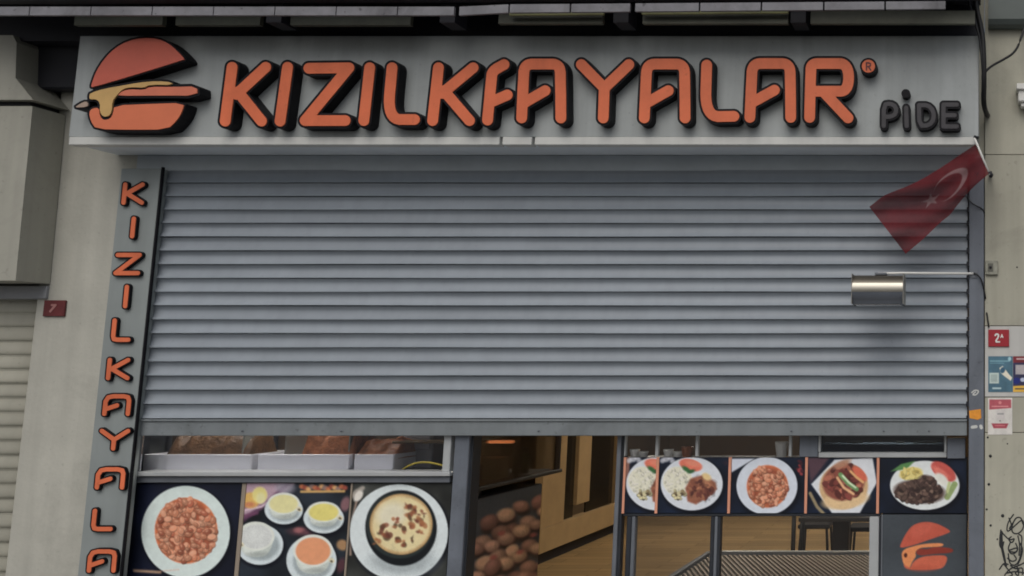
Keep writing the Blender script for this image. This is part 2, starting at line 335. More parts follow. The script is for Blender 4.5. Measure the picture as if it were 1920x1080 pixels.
# ------------------------------------------------------------------ printed pictures: ink colour per vertex of a fine flat grid
def vnoise(x, y, s, seed=0):
    x, y = x / s, y / s; i, j = np.floor(x), np.floor(y); fx, fy = x - i, y - j; fx, fy = fx * fx * (3 - 2 * fx), fy * fy * (3 - 2 * fy)
    h = lambda a, b: np.modf(np.abs(np.sin(a * 127.1 + b * 311.7 + seed * 74.7) * 43758.5453))[0]
    return (h(i, j) * (1 - fx) + h(i + 1, j) * fx) * (1 - fy) + (h(i, j + 1) * (1 - fx) + h(i + 1, j + 1) * fx) * fy
class Paint:
    def __init__(s, px, py, base): s.x, s.y = px, py; s.c = np.tile(np.array(base, float), (len(px), 1))
    def put(s, m, col):
        col = np.asarray(col, float); s.c = s.c * (1 - m[:, None]) + col * m[:, None]
    def ell(s, cx, cy, rx, ry, col, rot=0, soft=1.6, a=1.0):
        c, n = math.cos(rot), math.sin(rot); dx, dy = s.x - cx, s.y - cy
        u, v = (dx * c + dy * n) / rx, (-dx * n + dy * c) / ry; d = (np.hypot(u, v) - 1) * min(rx, ry)
        s.put(np.clip(0.5 - d / soft, 0, 1) * a, col)
    def poly(s, pts, col, soft=1.6, a=1.0): s.put(np.clip(0.5 - d_poly(s.x, s.y, pts) / soft, 0, 1) * a, col)
    def seg(s, pts, r, col, soft=1.5, a=1.0):
        d = np.full(s.x.shape, 1e9)
        for p, q in zip(pts[:-1], pts[1:]): d = np.minimum(d, d_seg(s.x, s.y, p, q))
        s.put(np.clip(0.5 - (d - r) / soft, 0, 1) * a, col)
    def blot(s, sc, amt, seed=0, where=None):
        n = (vnoise(s.x, s.y, sc, seed) + 0.5 * vnoise(s.x, s.y, sc / 2.1, seed + 3)) / 1.5
        f = 1 + amt * (n - 0.5) * 2
        if where is not None: f = 1 + (f - 1) * where
        s.c = s.c * f[:, None]
    def inside(s, cx, cy, rx, ry, soft=1.5): return np.clip(0.5 - (np.hypot((s.x - cx) / rx, (s.y - cy) / ry) - 1) * min(rx, ry) / soft, 0, 1)
    def scatter(s, cx, cy, rx, ry, n, size, cols, elong=1.5, dark=0.55, seed=1, hi=None):
        g = np.random.default_rng(seed)
        for _ in range(n):
            r, w = math.sqrt(g.random()), g.random() * 6.283; x, y = cx + rx * r * math.cos(w), cy + ry * r * math.sin(w)
            b = size * (0.75 + 0.5 * g.random()); rot = g.random() * 3.14; c = np.array(cols[g.integers(len(cols))], float) * (0.85 + 0.3 * g.random())
            s.ell(x + .8, y + 1.2, b * elong, b * 1.05, c * dark, rot, 1.6, 0.85); s.ell(x, y, b * elong, b, c, rot, 1.6)
            if hi is not None: s.ell(x - b * .25, y - b * .35, b * elong * .45, b * .35, hi, rot, 1.6, .6)
KPRINT = 0.50
def grid_print(name, P, nu, nv, painter, base, mat, parent, k=KPRINT):
    """P(u, v) -> world point arrays; painter(Paint) inks it"""
    u, v = np.meshgrid(np.linspace(0, 1, nu), np.linspace(0, 1, nv)); X, Y, Z = P(u.ravel(), v.ravel())
    px, py = proj(X, Y, Z); pt = Paint(px, py, base); pt.u, pt.v = u.ravel(), v.ravel(); painter(pt)
    g = pt.c.mean(1, keepdims=True); pt.c = g + (pt.c - g) * 0.80
    pt.c = pt.c * (1 + 0.022 * np.random.default_rng(3).standard_normal((len(pt.c), 1)))
    ink = lin(np.clip(pt.c, 0, 255)) / (k * 1.1); ink = np.clip(ink * np.minimum(1, 0.87 / ink.max(1, keepdims=True)), 0.003, 0.87)
    a = np.arange(nu * nv).reshape(nv, nu)
    quads = np.stack([a[:-1, :-1], a[:-1, 1:], a[1:, 1:], a[1:, :-1]], -1).reshape(-1, 4)
    me = bpy.data.meshes.new(name); me.vertices.add(nu * nv); me.vertices.foreach_set('co', np.stack([X, Y, Z], -1).ravel())
    me.loops.add(quads.size); me.loops.foreach_set('vertex_index', quads.ravel()); me.polygons.add(len(quads))
    me.polygons.foreach_set('loop_start', np.arange(len(quads)) * 4); me.update(calc_edges=True)
    at = me.color_attributes.new('ink', 'FLOAT_COLOR', 'POINT'); at.data.foreach_set('color', np.concatenate([ink, np.ones((len(ink), 1))], 1).ravel())
    me.polygons.foreach_set('use_smooth', [True] * len(me.polygons)); me.validate()
    return link(name, me, mat, parent)
def flat_print(name, a, b, c, d, y, painter, base, parent, res=1.5, k=KPRINT):
    x0, x1, z0, z1 = rect(a, b, c, d, y)
    return grid_print(name, lambda u, v: (x0 + u * (x1 - x0), np.full_like(u, y), z1 + v * (z0 - z1)), max(int((c - a) / res), 8), max(int((d - b) / res), 8), painter, base, M_print, parent, k)

# ================================================================== THE SETTING
def sheet(name, x0, x1, y0, y1, z, mat):
    return tag(mesh(name, [(x0, y0, z), (x1, y0, z), (x1, y1, z), (x0, y1, z)], [(0, 1, 2, 3)], mat), kind='structure')
sheet('ground', -400, 400, -400, 400, -0.14, M_ground)
tag(box('pavement', -30, 30, -2.6, 0.0, -0.13, 0.0, M_pave, bevel=0), kind='structure')
tag(box('kerb', -30, 30, -2.76, -2.602, -0.13, 0.005, M_kerb, bevel=0.01), kind='structure')
FLX0, FLX1, FLY0, FLY1, CEIL = -6.4, 1.6, 0.22, 14.0, 3.0
sheet('floor', FLX0, FLX1, 0.004, FLY1, 0.012, M_floor)
sheet('ceiling', FLX0, FLX1, FLY0, FLY1, CEIL, M_ceil)
tag(box('wall_left', FLX0 - .15, FLX0, FLY0, FLY1, 0, CEIL, M_inwall, bevel=0), kind='structure')
tag(box('wall_right', FLX1, FLX1 + .15, FLY0, FLY1, 0, CEIL, M_inwall, bevel=0), kind='structure')
tag(box('wall_back', FLX0 - .15, FLX1 + .15, FLY1, FLY1 + .15, 0, CEIL, M_inwall, bevel=0), kind='structure')

# ------------------------------------------------------------------ building mass above the shops and the canopy
YS = -0.32                                                  # street face of the sign box
zs_top = W(960, 67, YS).z
bld = thing('shop_building', (-2.5, 0.5, 0), 'grey rendered building front carrying the dark canopy above the shops', 'building')
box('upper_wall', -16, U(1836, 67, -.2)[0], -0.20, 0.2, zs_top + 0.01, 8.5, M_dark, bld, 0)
box('lintel', -5.2, 1.0, 0.16, 0.30, 2.75, zs_top + 0.008, M_upwall, bld, 0)
box('return_wall', float(U(1800, 160, 0.0)[0]), float(U(1846, 700, -0.02)[0]) - .002, 0.0, 0.15, W(960, 272, YS).z - .015, zs_top + 0.5, M_clad, bld, 0)
cano = thing('street_canopy', (-2.5, -0.7, zs_top), 'dark street canopy with a pale strip of sheets above the orange sign', 'canopy')
x0, x1 = -14.0, float(U(1838, 40, -.5)[0])
zc = W(960, 66, -0.40).z
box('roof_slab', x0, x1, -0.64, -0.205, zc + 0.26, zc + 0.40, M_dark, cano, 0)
def cbeam(name, a, b, c, d, yf, yb, mat, b2=None, d2=None):
    """a bar of the canopy between two pixel ends; may rise a little towards its right end"""
    b2 = b if b2 is None else b2; d2 = d if d2 is None else d2
    p = [W(a, b, yf), W(c, b2, yf), W(c, d2, yf), W(a, d, yf)]; xm = [(p[0].x + p[3].x) / 2, (p[1].x + p[2].x) / 2]
    for i, q in enumerate(p): q.x = xm[0] if i in (0, 3) else xm[1]
    q = [Vector((v.x, yb, v.z)) for v in p]
    return mesh(name, p + q, [(0, 1, 2, 3), (7, 6, 5, 4), (0, 4, 5, 1), (3, 2, 6, 7), (0, 3, 7, 4), (1, 5, 6, 2)], mat, cano)
def ptop(x): return 12.5 if x < 900 else 8.5 - (x - 900) / 800 * 6.0
def pbot(x): return 28.5 if x < 900 else 24 - (x - 900) / 800 * 7.0
joints = [-60, 55, 170, 285, 400, 515, 630, 745, 860, 955, 1070, 1190, 1312, 1428, 1545, 1660, 1775]
for i, (a, b) in enumerate(zip(joints[:-1], joints[1:])):
    g = 9 if b in (1190, 860) else (2.2 if b > 900 else 0.8)
    cbeam('sheet', a + 1.2, ptop(a + 1), b - g, pbot(a + 1), -0.64, -0.622, M_can_l, ptop(b - g), pbot(b - g))
cbeam('edge_beam', -120, -40, 1835, 8, -0.56, -0.621, M_dark, -40, 1.5)
for a, b in ((955, 1132), (1203, 1478)): cbeam('edge_strip', a, pbot(a) + 1.5, b, pbot(b) + 1.5 + 4, -0.545, -0.53, M_can_y) if 0 else cbeam('edge_strip', a, pbot(a) + .5, b, pbot(a) + 5, -0.545, -0.53, M_can_y, pbot(b) + .5, pbot(b) + 5)
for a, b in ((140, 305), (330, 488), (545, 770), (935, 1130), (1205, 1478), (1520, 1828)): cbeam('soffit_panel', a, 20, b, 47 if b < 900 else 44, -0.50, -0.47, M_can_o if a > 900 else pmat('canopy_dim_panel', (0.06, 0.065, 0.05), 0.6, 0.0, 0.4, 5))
for a in (515, 840, 1165, 1497): cbeam('cross_arm', a - 14, -10, a + 14, 42, -0.535, -0.40, M_dark)

# ------------------------------------------------------------------ sign board with its letters
sx0, sx1 = U(139, 160, YS)[0], U(1835, 160, YS)[0]
z_st, z_sb = W(960, 67, YS).z, W(960, 257, YS).z; z_tb = W(960, 272.5, YS).z
sign = thing('shop_sign', ((sx0 + sx1) / 2, YS, z_tb), 'long grey sign box with orange letters and a burger emblem over the shutter', 'sign')
box('panel', sx0, sx1, YS, -0.02, z_sb, z_st, M_sign, sign, 0.004)
tx = [U(p, 264, YS)[0] for p in (133, 938.5, 944, 999, 1004.5, 1830)]
for i in range(0, 6, 2): box('trim', tx[i], tx[i + 1], YS - 0.014, YS + 0.05, z_tb, z_sb - 0.002, M_trim, sign, 0.003)
box('soffit', sx0 + 0.02, sx1 - 0.02, YS + 0.052, -0.004, z_tb + 0.012, z_sb - 0.003, M_soff, sign, 0)
YL = YS - 0.075
def A(xl, xr, yt, yb, arm, lx=6):
    w = xr - xl
    return [chaikin([(xl - lx * .5, yb), (xl, yt + 34), (xl + 2, yt), (xl + w * .45, yt)], 3) + chaikin([(xl + w * .55, yt), (xr - 1, yt), (xr, yt + 34), (xr + .5, yb)], 3), [(xl + 1, yt + 73), arm]]
R0 = 10.0
letters = [
 ('K', [[(435, 126), (422, 227)], [(498, 126), (443, 177)], [(446, 172), (490, 227)]]),
 ('I', [[(539, 126), (525, 227)]]),
 ('Z', [[(579, 128), (654, 127), (572, 226), (647, 226)]]),
 ('I', [[(693, 127), (682, 226)]]),
 ('L', [chaikin([(735, 127), (726, 224), (777, 224)], 3)]),
 ('K', [[(822, 127), (811, 226)], [(887, 127), (829, 175)], [(832, 170), (880, 226)]]),
 ('half_A', [chaikin([(914, 225), (921, 150), (923, 133), (945, 121)], 2), [(919, 192), (951, 178)]]),
 ('A', A(981, 1051, 120, 221, (1022, 170))),
 ('Y', [[(1090, 121), (1133, 165), (1131, 221)], [(1179, 121), (1133, 165)]]),
 ('A', A(1211, 1284, 120, 221, (1253, 170))),
 ('L', [chaikin([(1325, 122), (1322, 219), (1376, 218)], 3)]),
 ('A', A(1409, 1482, 119, 220, (1452, 169))),
 ('R', [chaikin([(1518, 220), (1520, 140), (1521, 119), (1545, 119)], 3) + chaikin([(1555, 119), (1591, 119), (1591, 171), (1560, 171)], 3) + [(1526, 171)], [(1545, 173), (1590, 221)]]),
]
for ch, st in letters:
    ret = solid('letter', st, [], R0, 4.2, YL, YS - 0.001, M_black, sign)
    solid('letter_face', st, [], R0, 0.0, YL - 0.006, YL + 0.004, M_orange, ret)
# registered mark
reg = solid('registered_mark', [[(1628, 124), (1628.5, 124)]], [], 12.5, 3.2, YL, YS - 0.001, M_black, sign)
solid('disc_face', [[(1628, 124), (1628.5, 124)]], [], 12.0, 0, YL - 0.006, YL + 0.002, M_orange, reg)
solid('mark_letter', [[(1624.5, 131), (1624.5, 117.5)] + [(1628, 117.5), (1632, 119), (1632, 123), (1628, 124.5), (1624.5, 124.5)], [(1628.5, 125), (1632.5, 131)]], [], 1.3, 0, YL - 0.009, YL - 0.004, M_redold, reg, 0.4)
# unlit small word
pide = [
 [chaikin([(1657, 236), (1657, 196), (1670, 194), (1680, 200), (1680, 213), (1670, 219), (1659, 219)], 1)],
 [[(1699, 202), (1700, 236)]], [chaikin([(1723, 197), (1724, 236), (1742, 235), (1751, 224), (1750, 207), (1740, 197), (1723, 197)], 1)],
 [[(1794, 196), (1769, 196), (1769, 237), (1794, 237)], [(1769, 216), (1790, 216)]]]
for st in pide:
    ret = solid('small_letter', st, [], 5.2, 2.6, YS - 0.055, YS - 0.001, M_black, sign)
    solid('small_letter_face', st, [], 4.0, 0, YS - 0.059, YS - 0.05, M_grey_l, ret)
solid('small_letter', [[(1698, 175), (1698.6, 175)]], [], 5.5, 2.6, YS - 0.055, YS - 0.001, M_black, sign)
# burger emblem
def Q(pts, ox=120, oy=50, s=4.0, it=1): return [tuple(p) for p in chaikin([(ox + a / s, oy + b / s) for a, b in pts], it, True)]
topbun = Q([(200, 452), (212, 410), (240, 335), (300, 240), (380, 160), (480, 104), (590, 82), (700, 88), (780, 122), (850, 182), (908, 245), (890, 250), (760, 292), (500, 372), (350, 415), (215, 455)])
cheese = Q([(185, 520), (195, 495), (300, 462), (430, 440), (560, 416), (700, 404), (810, 414), (812, 440), (640, 438), (600, 462), (500, 456), (440, 470), (395, 520), (365, 560), (360, 640), (335, 675), (290, 678), (265, 640), (268, 570), (235, 545), (190, 550)])
patty = Q([(395, 525), (400, 505), (440, 474), (500, 462), (600, 468), (640, 444), (812, 446), (1003, 440), (1006, 524), (700, 522)])
botbun = Q([(185, 640), (210, 612), (262, 605), (270, 680), (300, 700), (345, 690), (368, 650), (375, 590), (640, 578), (905, 570), (885, 640), (850, 700), (775, 772), (500, 774), (240, 770), (200, 710)])
leaf = Q([(75, 606), (120, 575), (165, 556), (182, 575), (178, 600), (130, 608)])
YB = YS - 0.085
emb = solid('burger_emblem', [], [topbun, patty, botbun, cheese, leaf], 0, 3.4, YB, YS - 0.001, M_black, sign)
solid('bun_top', [], [topbun], 0, -0.3, YB - 0.006, YB + 0.003, M_bun, emb)
solid('patty', [], [patty], 0, -1.6, YB - 0.006, YB + 0.003, M_patty, emb)
solid('cheese', [], [cheese], 0, -0.8, YB - 0.009, YB + 0.003, M_cheese, emb)
solid('bun_bottom', [], [botbun], 0, -0.3, YB - 0.006, YB + 0.003, M_bun2, emb)
solid('leaf', [], [leaf], 0, -0.5, YB - 0.006, YB + 0.003, pmat('pale_leaf', (0.40, 0.30, 0.24), 0.4), emb)

# ------------------------------------------------------------------ roller shutter
zt, zb = W(960, 319, 0).z, W(1300, 785, 0).z; z_bot = W(1300, 817, 0).z
shx0, shx1 = U(262, 560, 0.0)[0], U(1814, 560, 0.0)[0]
shut = thing('roller_shutter', ((shx0 + shx1) / 2, 0, z_bot), 'grey slatted roller shutter half lowered over the shop front', 'shutter')
NS = 18; ph = (zt - zb) / NS
prof = [(0.012, 1.16), (0.011, 1.06), (-0.0085, 1.0), (-0.0040, .94), (0.0000, .88), (0.0032, .82), (0.0052, .76)] + [(0.006 - 0.0240 * ((0.70 - t) / 0.645) ** 2.0, t) for t in (.70, .63, .55, .47, .39, .31, .24, .18, .13, .09, .058)] + [(-0.0172, .048), (0.006, 0.054)]
nseg = 60; np_ = len(prof); m2 = 2 * np_
def slat_mesh(seed):
    g = np.random.default_rng(seed); ph_ = g.random(6) * 6.283; vs = []; fs = []
    for i in range(nseg + 1):
        u = i / nseg; x = shx0 + (shx1 - shx0) * u
        w = 0.0007 * math.sin(u * 9 + ph_[0]) + 0.0006 * math.sin(u * 23 + ph_[1]) + 0.0004 * math.sin(u * 51 + ph_[2]); h = 0.0007 * math.sin(u * 7 + ph_[3]) + 0.0005 * math.sin(u * 19 + ph_[4])
        for y, t in prof: vs.append((x, y + w, t * ph + h))
        for y, t in reversed(prof): vs.append((x, y + w + 0.002, t * ph + h))
    for i in range(nseg):
        for k in range(m2): a, b = i * m2 + k, i * m2 + (k + 1) % m2; fs.append((a, b, b + m2, a + m2))
    fs.append(tuple(range(m2))); fs.append(tuple(nseg * m2 + k for k in range(m2)))
    me = meshdata('slat', vs, fs); me.polygons.foreach_set('use_smooth', [True] * len(me.polygons)); me.materials.append(M_slat)
    bmx = bmesh.new(); bmx.from_mesh(me)
    for e in bmx.edges:
        if len(e.link_faces) == 2 and e.calc_face_angle(0) > 0.6: e.smooth = False
    bmx.to_mesh(me); bmx.free(); return me
slat_mes = [slat_mesh(k) for k in range(6)]
lock_me = None
for i in range(NS):
    o = bpy.data.objects.new('slat', slat_mes[i * 5 % 6]); COL.objects.link(o)
    o.location = (0, random.uniform(-.0015, .0015), zb + i * ph); adopt(o, shut)
    o.rotation_euler = (0, random.uniform(-.0003, .0003), 0)
    if lock_me is None:
        lk = box('end_lock', shx1 - 0.006, shx1 + 0.012, -0.020, 0.004, -0.013, 0.020, M_dark, None, 0.003); lock_me = lk.data
    else: lk = bpy.data.objects.new('end_lock', lock_me); COL.objects.link(lk)
    lk.location = (0, 0, zb + i * ph); adopt(lk, shut)
box('bottom_bar', shx0, shx1, -0.012, 0.02, z_bot, zb - 0.004, M_bar, shut, 0.004)
box('bar_web', shx0, shx1, 0.0205, 0.026, zb - .06, zb + .05, M_bar, shut, 0.001)
box('bar_lip', shx0, shx1, -0.022, -0.0125, zb - 0.016, zb - 0.003, M_bar, shut, 0.003)
for px in (455, 640, 1010, 1484, 1657, 1742): 
    p = W(px, 808, -0.012); tube('bolt', [(p.x, -0.0125, p.z), (p.x, -0.017, p.z)], 0.006, M_frame, shut, 8)
box('housing', shx0 - .1, shx1 + 0.1, -0.01, 0.15, zt - 0.005, z_tb + 0.010, pmat('shutter_housing_paint', (0.44, 0.49, 0.53), 0.5), shut, 0.004)
zg0 = 0.0
gx0, gx1 = U(1816.5, 700, -0.03)[0], U(1845, 700, -0.03)[0]
box('guide_rail', gx0, gx1, -0.035, 0.10, zg0, z_tb - 0.01, M_guide, shut, 0.004)
lx0, lx1 = U(248, 700, 0)[0], shx0 - 0.001
box('guide_rail', lx0, lx1 + .035, -0.040, 0.10, zg0, W(260, 318, -.04).z, pmat('left_guide_shaded', (0.055, 0.063, 0.075), 0.5, 0, .15, 4), shut, 0.004)  # the guide's shadow is put into this rail's dark colour

# ------------------------------------------------------------------ pillar and upright sign on the left
px0, px1 = U(60, 800, 0)[0] - 0.06, U(215, 800, 0)[0]
tag(box('wall_pillar', px0, px1, 0.0, 0.35, 0.0, zs_top + 0.005, M_pillar, None, 0.004), 'pale rendered pillar between the beige shutter and the upright letters', 'pillar')
YV = -0.055
vx0, vx1 = U(225 - 39, 700, YV)[0], U(294 - 31, 700, YV)[0]
vz1, vz0 = W(260, 316, YV).z, 0.9
vs_ = thing('upright_sign', ((vx0 + vx1) / 2, YV, vz0), 'narrow upright grey sign with stacked orange letters left of the shutter', 'sign')
box('panel', vx0, vx1, YV, -0.002, vz0, vz1, pmat('upright_sign_panel', (0.27, 0.30, 0.30), 0.45, 0, 0.08, 3, streak=0.1), vs_, 0.003)
box('side_return', vx1 + 0.0005, vx1 + 0.012, YV - 0.003, -0.0405, vz0, vz1 + 0.01, M_black, vs_, 0.002)
G = {'K': [[(0, 0), (0, 1)], [(.9, 0), (.08, .52)], [(.12, .48), (.95, 1)]], 'I': [[(.5, 0), (.5, 1)]], 'Z': [[(.02, 0), (.95, 0), (0, 1), (.95, 1)]],
     'L': [[(0, 0), (0, .8), (.06, .97), (.25, 1), (.9, 1)]], 'A': [[(0, 1), (0, .3), (.1, .06), (.3, 0), (.75, 0), (.94, .06), (1, .25), (1, 1)], [(0.02, .74), (.5, .52)]],
     'Y': [[(0, 0), (.5, .5), (.5, 1)], [(1, 0), (.5, .5)]], 'R': [[(0, 1), (0, .2), (.1, 0), (.8, 0), (1, .15), (1, .4), (.8, .55), (0, .55)], [(.5, .55), (1, 1)]]}
col = [('K', 233, 346, 269, 380), ('I', 232, 410, 266, 443), ('Z', 218, 478, 262, 512), ('I', 219, 538, 253, 574), ('L', 213, 601, 245, 637), ('K', 204, 675, 242, 709),
       ('A', 197, 743, 241, 776), ('Y', 189, 808, 238, 841), ('A', 183, 880, 230, 914), ('L', 176, 958, 212, 992), ('A', 168, 1034, 214, 1070), ('R', 160, 1112, 206, 1148)]
for ch, a, b, c, d in col:
    st = [[(a + u * (c - a) - (v - .5) * 3.4, b + v * (d - b)) for u, v in s] for s in G[ch]]
    ret = solid('letter', st, [], 4.2, 2.4, YV - 0.02, YV - 0.001, M_black, vs_, 0.8)
    solid('letter_face', st, [], 4.0, 0, YV - 0.024, YV - 0.015, M_orange, ret, 0.8)

# small red plate on the pillar
pl = thing('number_plate', W(100, 592, -0.012), 'small faded red plate on the pale pillar beside the beige shutter', 'plate')
pbox('plate', 81, 563, 121, 593, -0.014, -0.001, M_redold, pl, 0.002)
solid('mark', [[(94, 584), (103, 573)], [(97, 572), (104, 572)]], [], 2.0, 0, -0.0165, -0.0145, pmat('worn_pink', (0.34, 0.16, 0.15), 0.6), pl, 0.6)

# ------------------------------------------------------------------ neighbouring shop at the far left
nb = thing('neighbour_sign_box', W(0, 525, -0.22), 'beige boxed shop fascia at the left edge above a beige shutter', 'fascia')
def poly_ext(name, pts, yf, yb, mat, parent):
    n = len(pts); P = [W(a, b, yf) for a, b in pts]
    return mesh(name, [(p.x, yf, p.z) for p in P] + [(p.x, yb, p.z) for p in P], [tuple(range(n)), tuple(range(2 * n - 1, n - 1, -1))] + [(i, (i + 1) % n, (i + 1) % n + n, i + n) for i in range(n)], mat, parent)
poly_ext('upper_box', [(-420, 66), (24, 66), (31, 80), (29, 146), (62, 187), (-420, 187)], -0.24, -0.005, M_nbox, nb)
poly_ext('lower_box', [(-420, 199), (61, 199), (29, 526), (-420, 526)], -0.22, -0.005, M_nbox, nb)
box('backing', -14, px0 - .002, 0.06, 0.35, W(0, 540, 0.06).z, zs_top + 0.005, M_nbox, nb, 0)
poly_ext('gap_strip', [(-420, 188), (57, 188), (57, 198), (-420, 198)], -0.19, -0.006, M_dark, nb)
nsx0, nsx1 = U(-420, 800, 0.05)[0], U(56, 800, 0.05)[0]
nsh = thing('neighbour_shutter', ((nsx0 + nsx1) / 2, 0.05, 0.0), 'beige slatted roller shutter at the left edge of the picture', 'shutter')
pbox('housing_lip', -420, 536, 86, 560, -0.02, 0.20, pmat('shutter_lip_grey', (0.27, 0.28, 0.30), 0.5), nsh, 0.003)
nz = W(40, 561, 0.05).z; nph = 26.5 * (W(40, 700, 0.05).z - W(40, 701, 0.05).z)
nprof = [(0.000, 1.0), (0.004, .94), (0.004, .86), (-0.004, .6), (-0.009, .35), (-0.010, .2), (-0.007, .06), (0.0, 0.0)]
vv = []; ff = []
for x in (nsx0, nsx1):
    for y, t in nprof: vv.append((x, y + 0.05, t * nph))
    for y, t in reversed(nprof): vv.append((x, y + 0.052, t * nph))
m3 = 2 * len(nprof)
ff = [(k, (k + 1) % m3, (k + 1) % m3 + m3, k + m3) for k in range(m3)] + [tuple(range(m3)), tuple(range(m3, 2 * m3))]
nme = meshdata('slat', vv, ff); nme.polygons.foreach_set('use_smooth', [True] * len(nme.polygons)); nme.materials.append(M_nslat)
i = 1
while nz - i * nph > 0.02:
    o = bpy.data.objects.new('slat', nme); COL.objects.link(o); o.location = (0, random.uniform(-.002, .002), nz - i * nph); adopt(o, nsh); i += 1
tag(pbox('corner_shade', 66, 50, 150, 166, -0.10, -0.001, M_dark, None, 0.01), 'black block added for the deep shade left of the burger emblem', 'box')  # added block; its black colour stands for the deep shade here

# ------------------------------------------------------------------ cladding wall on the right
cwx0, cwx1 = U(1846, 700, -0.02)[0], 3.2
clad = thing('clad_wall', ((cwx0 + cwx1) / 2, 0, 0), 'cream panel wall at the right edge of the shop front', 'wall')
box('backing', cwx0, cwx1, -0.012, 0.25, 0.0, zs_top + 0.5, M_joint, clad, 0)
rows = [30, 290, 611, 744.5, 811]
zz = [W(1880, r, -0.02).z for r in rows]; zz = [zs_top + 0.5] + zz[1:] + [1.02, 0.5, 0.0]
xsplit = [cwx0 + 0.001, cwx0 + 1.28, cwx0 + 2.1, cwx1]
for i in range(len(zz) - 1):
    for k in range(3):
        box('panel', xsplit[k] + .001, xsplit[k + 1] - .003, -0.022, -0.0115, zz[i + 1] + 0.002, zz[i] - 0.002, M_clad2 if i == 2 else M_clad, clad, 0.0015)
YW = -0.022
for x, y, r in ((1857, 855, 3.0), (1854, 908, 2.6), (1850, 955, 2.0), (1880, 967, 3.2), (1857.5, 985, 2.2), (1870, 1011, 1.6), (1907, 501, 1.6), (1889, 832, 1.4), (1852, 820, 2.0)):
    p = W(x, y, YW); tube('drill_hole', [(p.x, YW - 0.002, p.z), (p.x, YW + .004, p.z)], r * 0.0032, M_ink, clad, 8)
g_o = lambda pts: [(1560 + a / 3.6, 780 + b / 3.6) for a, b in pts]
gr = [chaikin(g_o(p), 2) for p in (
 [(1225, 665), (1185, 720), (1178, 790), (1230, 745), (1290, 690), (1296, 760), (1250, 802), (1206, 780), (1232, 690), (1275, 680), (1290, 730)],
 [(1140, 770), (1130, 840), (1150, 920), (1165, 985), (1178, 1012)], [(1150, 785), (1140, 850), (1162, 930), (1172, 990)], [(1146, 780), (1150, 860), (1158, 950)],
 [(1150, 790), (1200, 842), (1236, 822), (1215, 862), (1188, 832), (1210, 815)], [(1200, 905), (1255, 885), (1245, 922), (1200, 915)],
 [(1190, 930), (1198, 1000), (1240, 1012), (1272, 960), (1278, 880), (1284, 810), (1262, 800)], [(1255, 810), (1268, 870), (1262, 940)],
 [(1130, 1035), (1160, 990), (1188, 1002)], [(1165, 1075), (1200, 1030), (1260, 1010), (1310, 985)], [(1250, 1018), (1265, 1085), (1230, 1060), (1262, 1040)], [(1185, 1060), (1240, 1048), (1300, 1060)], [(1195, 690), (1215, 740), (1190, 770), (1235, 700)], [(1140, 800), (1128, 870), (1148, 900), (1160, 850)], [(1205, 850), (1185, 900), (1215, 940), (1260, 905), (1240, 860)], [(1270, 860), (1290, 900), (1275, 960), (1255, 1000)], [(1185, 960), (1215, 985), (1250, 970), (1230, 940)], [(1160, 1000), (1195, 1045), (1225, 1075), (1190, 1085)], [(1205, 1010), (1240, 1035), (1290, 1020), (1285, 1070)])]
tag(solid('graffiti_tag', gr, [], 1.25, 0, YW - 0.002, YW - 0.0004, M_ink, None, 0.45, eps=0.06), 'black scribbled graffiti low on the cream wall at the right', 'graffiti')
# red house number
hn = thing('house_number', W(1872, 650, YW), 'bright red number plate reading 2A on the cream wall', 'plate')
pbox('plate', 1853, 618, 1892, 650, YW - 0.01, YW - 0.0005, M_redpl, hn, 0.002)
solid('number', [chaikin([(1866, 629), (1868, 626), (1872, 627), (1872, 632), (1866, 641), (1874, 641)], 1)], [], 1.5, 0, YW - 0.0125, YW - 0.0105, M_white, hn, 0.5)
solid('small_letter', [[(1876.5, 633), (1878.5, 627), (1880.5, 633)], [(1877, 631), (1880, 631)]], [], 0.8, 0, YW - 0.0125, YW - 0.0105, M_white, hn, 0.3)
# stickers
def p_blue(p):
    p.blot(12, .10, 2); p.seg([(1857, 677), (1892, 677)], 1.1, (110, 160, 170), 2, .7); p.seg([(1857, 681), (1882, 681)], .6, (110, 160, 170), 2, .6)
    p.poly([(1855, 699), (1873, 699), (1873, 719), (1855, 719)], (150, 165, 160)); p.poly([(1858, 702), (1870, 702), (1870, 716), (1858, 716)], (128, 145, 142))
    p.poly([(1874, 690), (1880, 686), (1892, 702), (1898, 708), (1895, 714), (1884, 706), (1876, 699)], (185, 178, 160)); p.ell(1880, 694, 4.5, 6, (40, 75, 100), .4)
    p.seg([(1862, 728), (1876, 728)], 1.5, (170, 190, 190), 2, .8); p.ell(1893, 673, 3, 4, (120, 160, 170))
st = thing('blue_sticker', W(1876, 736, YW), 'blue payment sticker with a pale hand on the cream wall', 'sticker')
flat_print('sticker_sheet', 1853, 668, 1899, 735, YW - 0.0025, p_blue, (54, 88, 106), st, 0.8)
def p_navy(p):
    p.poly([(1890, 665), (1970, 665), (1970, 680), (1890, 680)], (105, 30, 38)); p.seg([(1907, 673), (1935, 673)], 1.4, (175, 150, 150)); p.blot(9, .15, 4)
    p.poly([(1904, 684), (1935, 684), (1935, 702), (1904, 702)], (140, 135, 138)); p.ell(1906, 714, 7, 6, (20, 30, 105)); p.ell(1918, 712, 5, 4, (140, 150, 175))
    p.poly([(1897, 724), (1970, 720), (1970, 740), (1897, 740)], (190, 145, 45)); p.seg([(1904, 729), (1935, 729)], 1.2, (70, 60, 50))
st = thing('navy_sticker', W(1918, 736, YW), 'dark red and navy sticker with a yellow foot at the right edge', 'sticker')
flat_print('sticker_sheet', 1899.6, 668, 1948, 735, YW - 0.0025, p_navy, (38, 38, 70), st, 0.8)
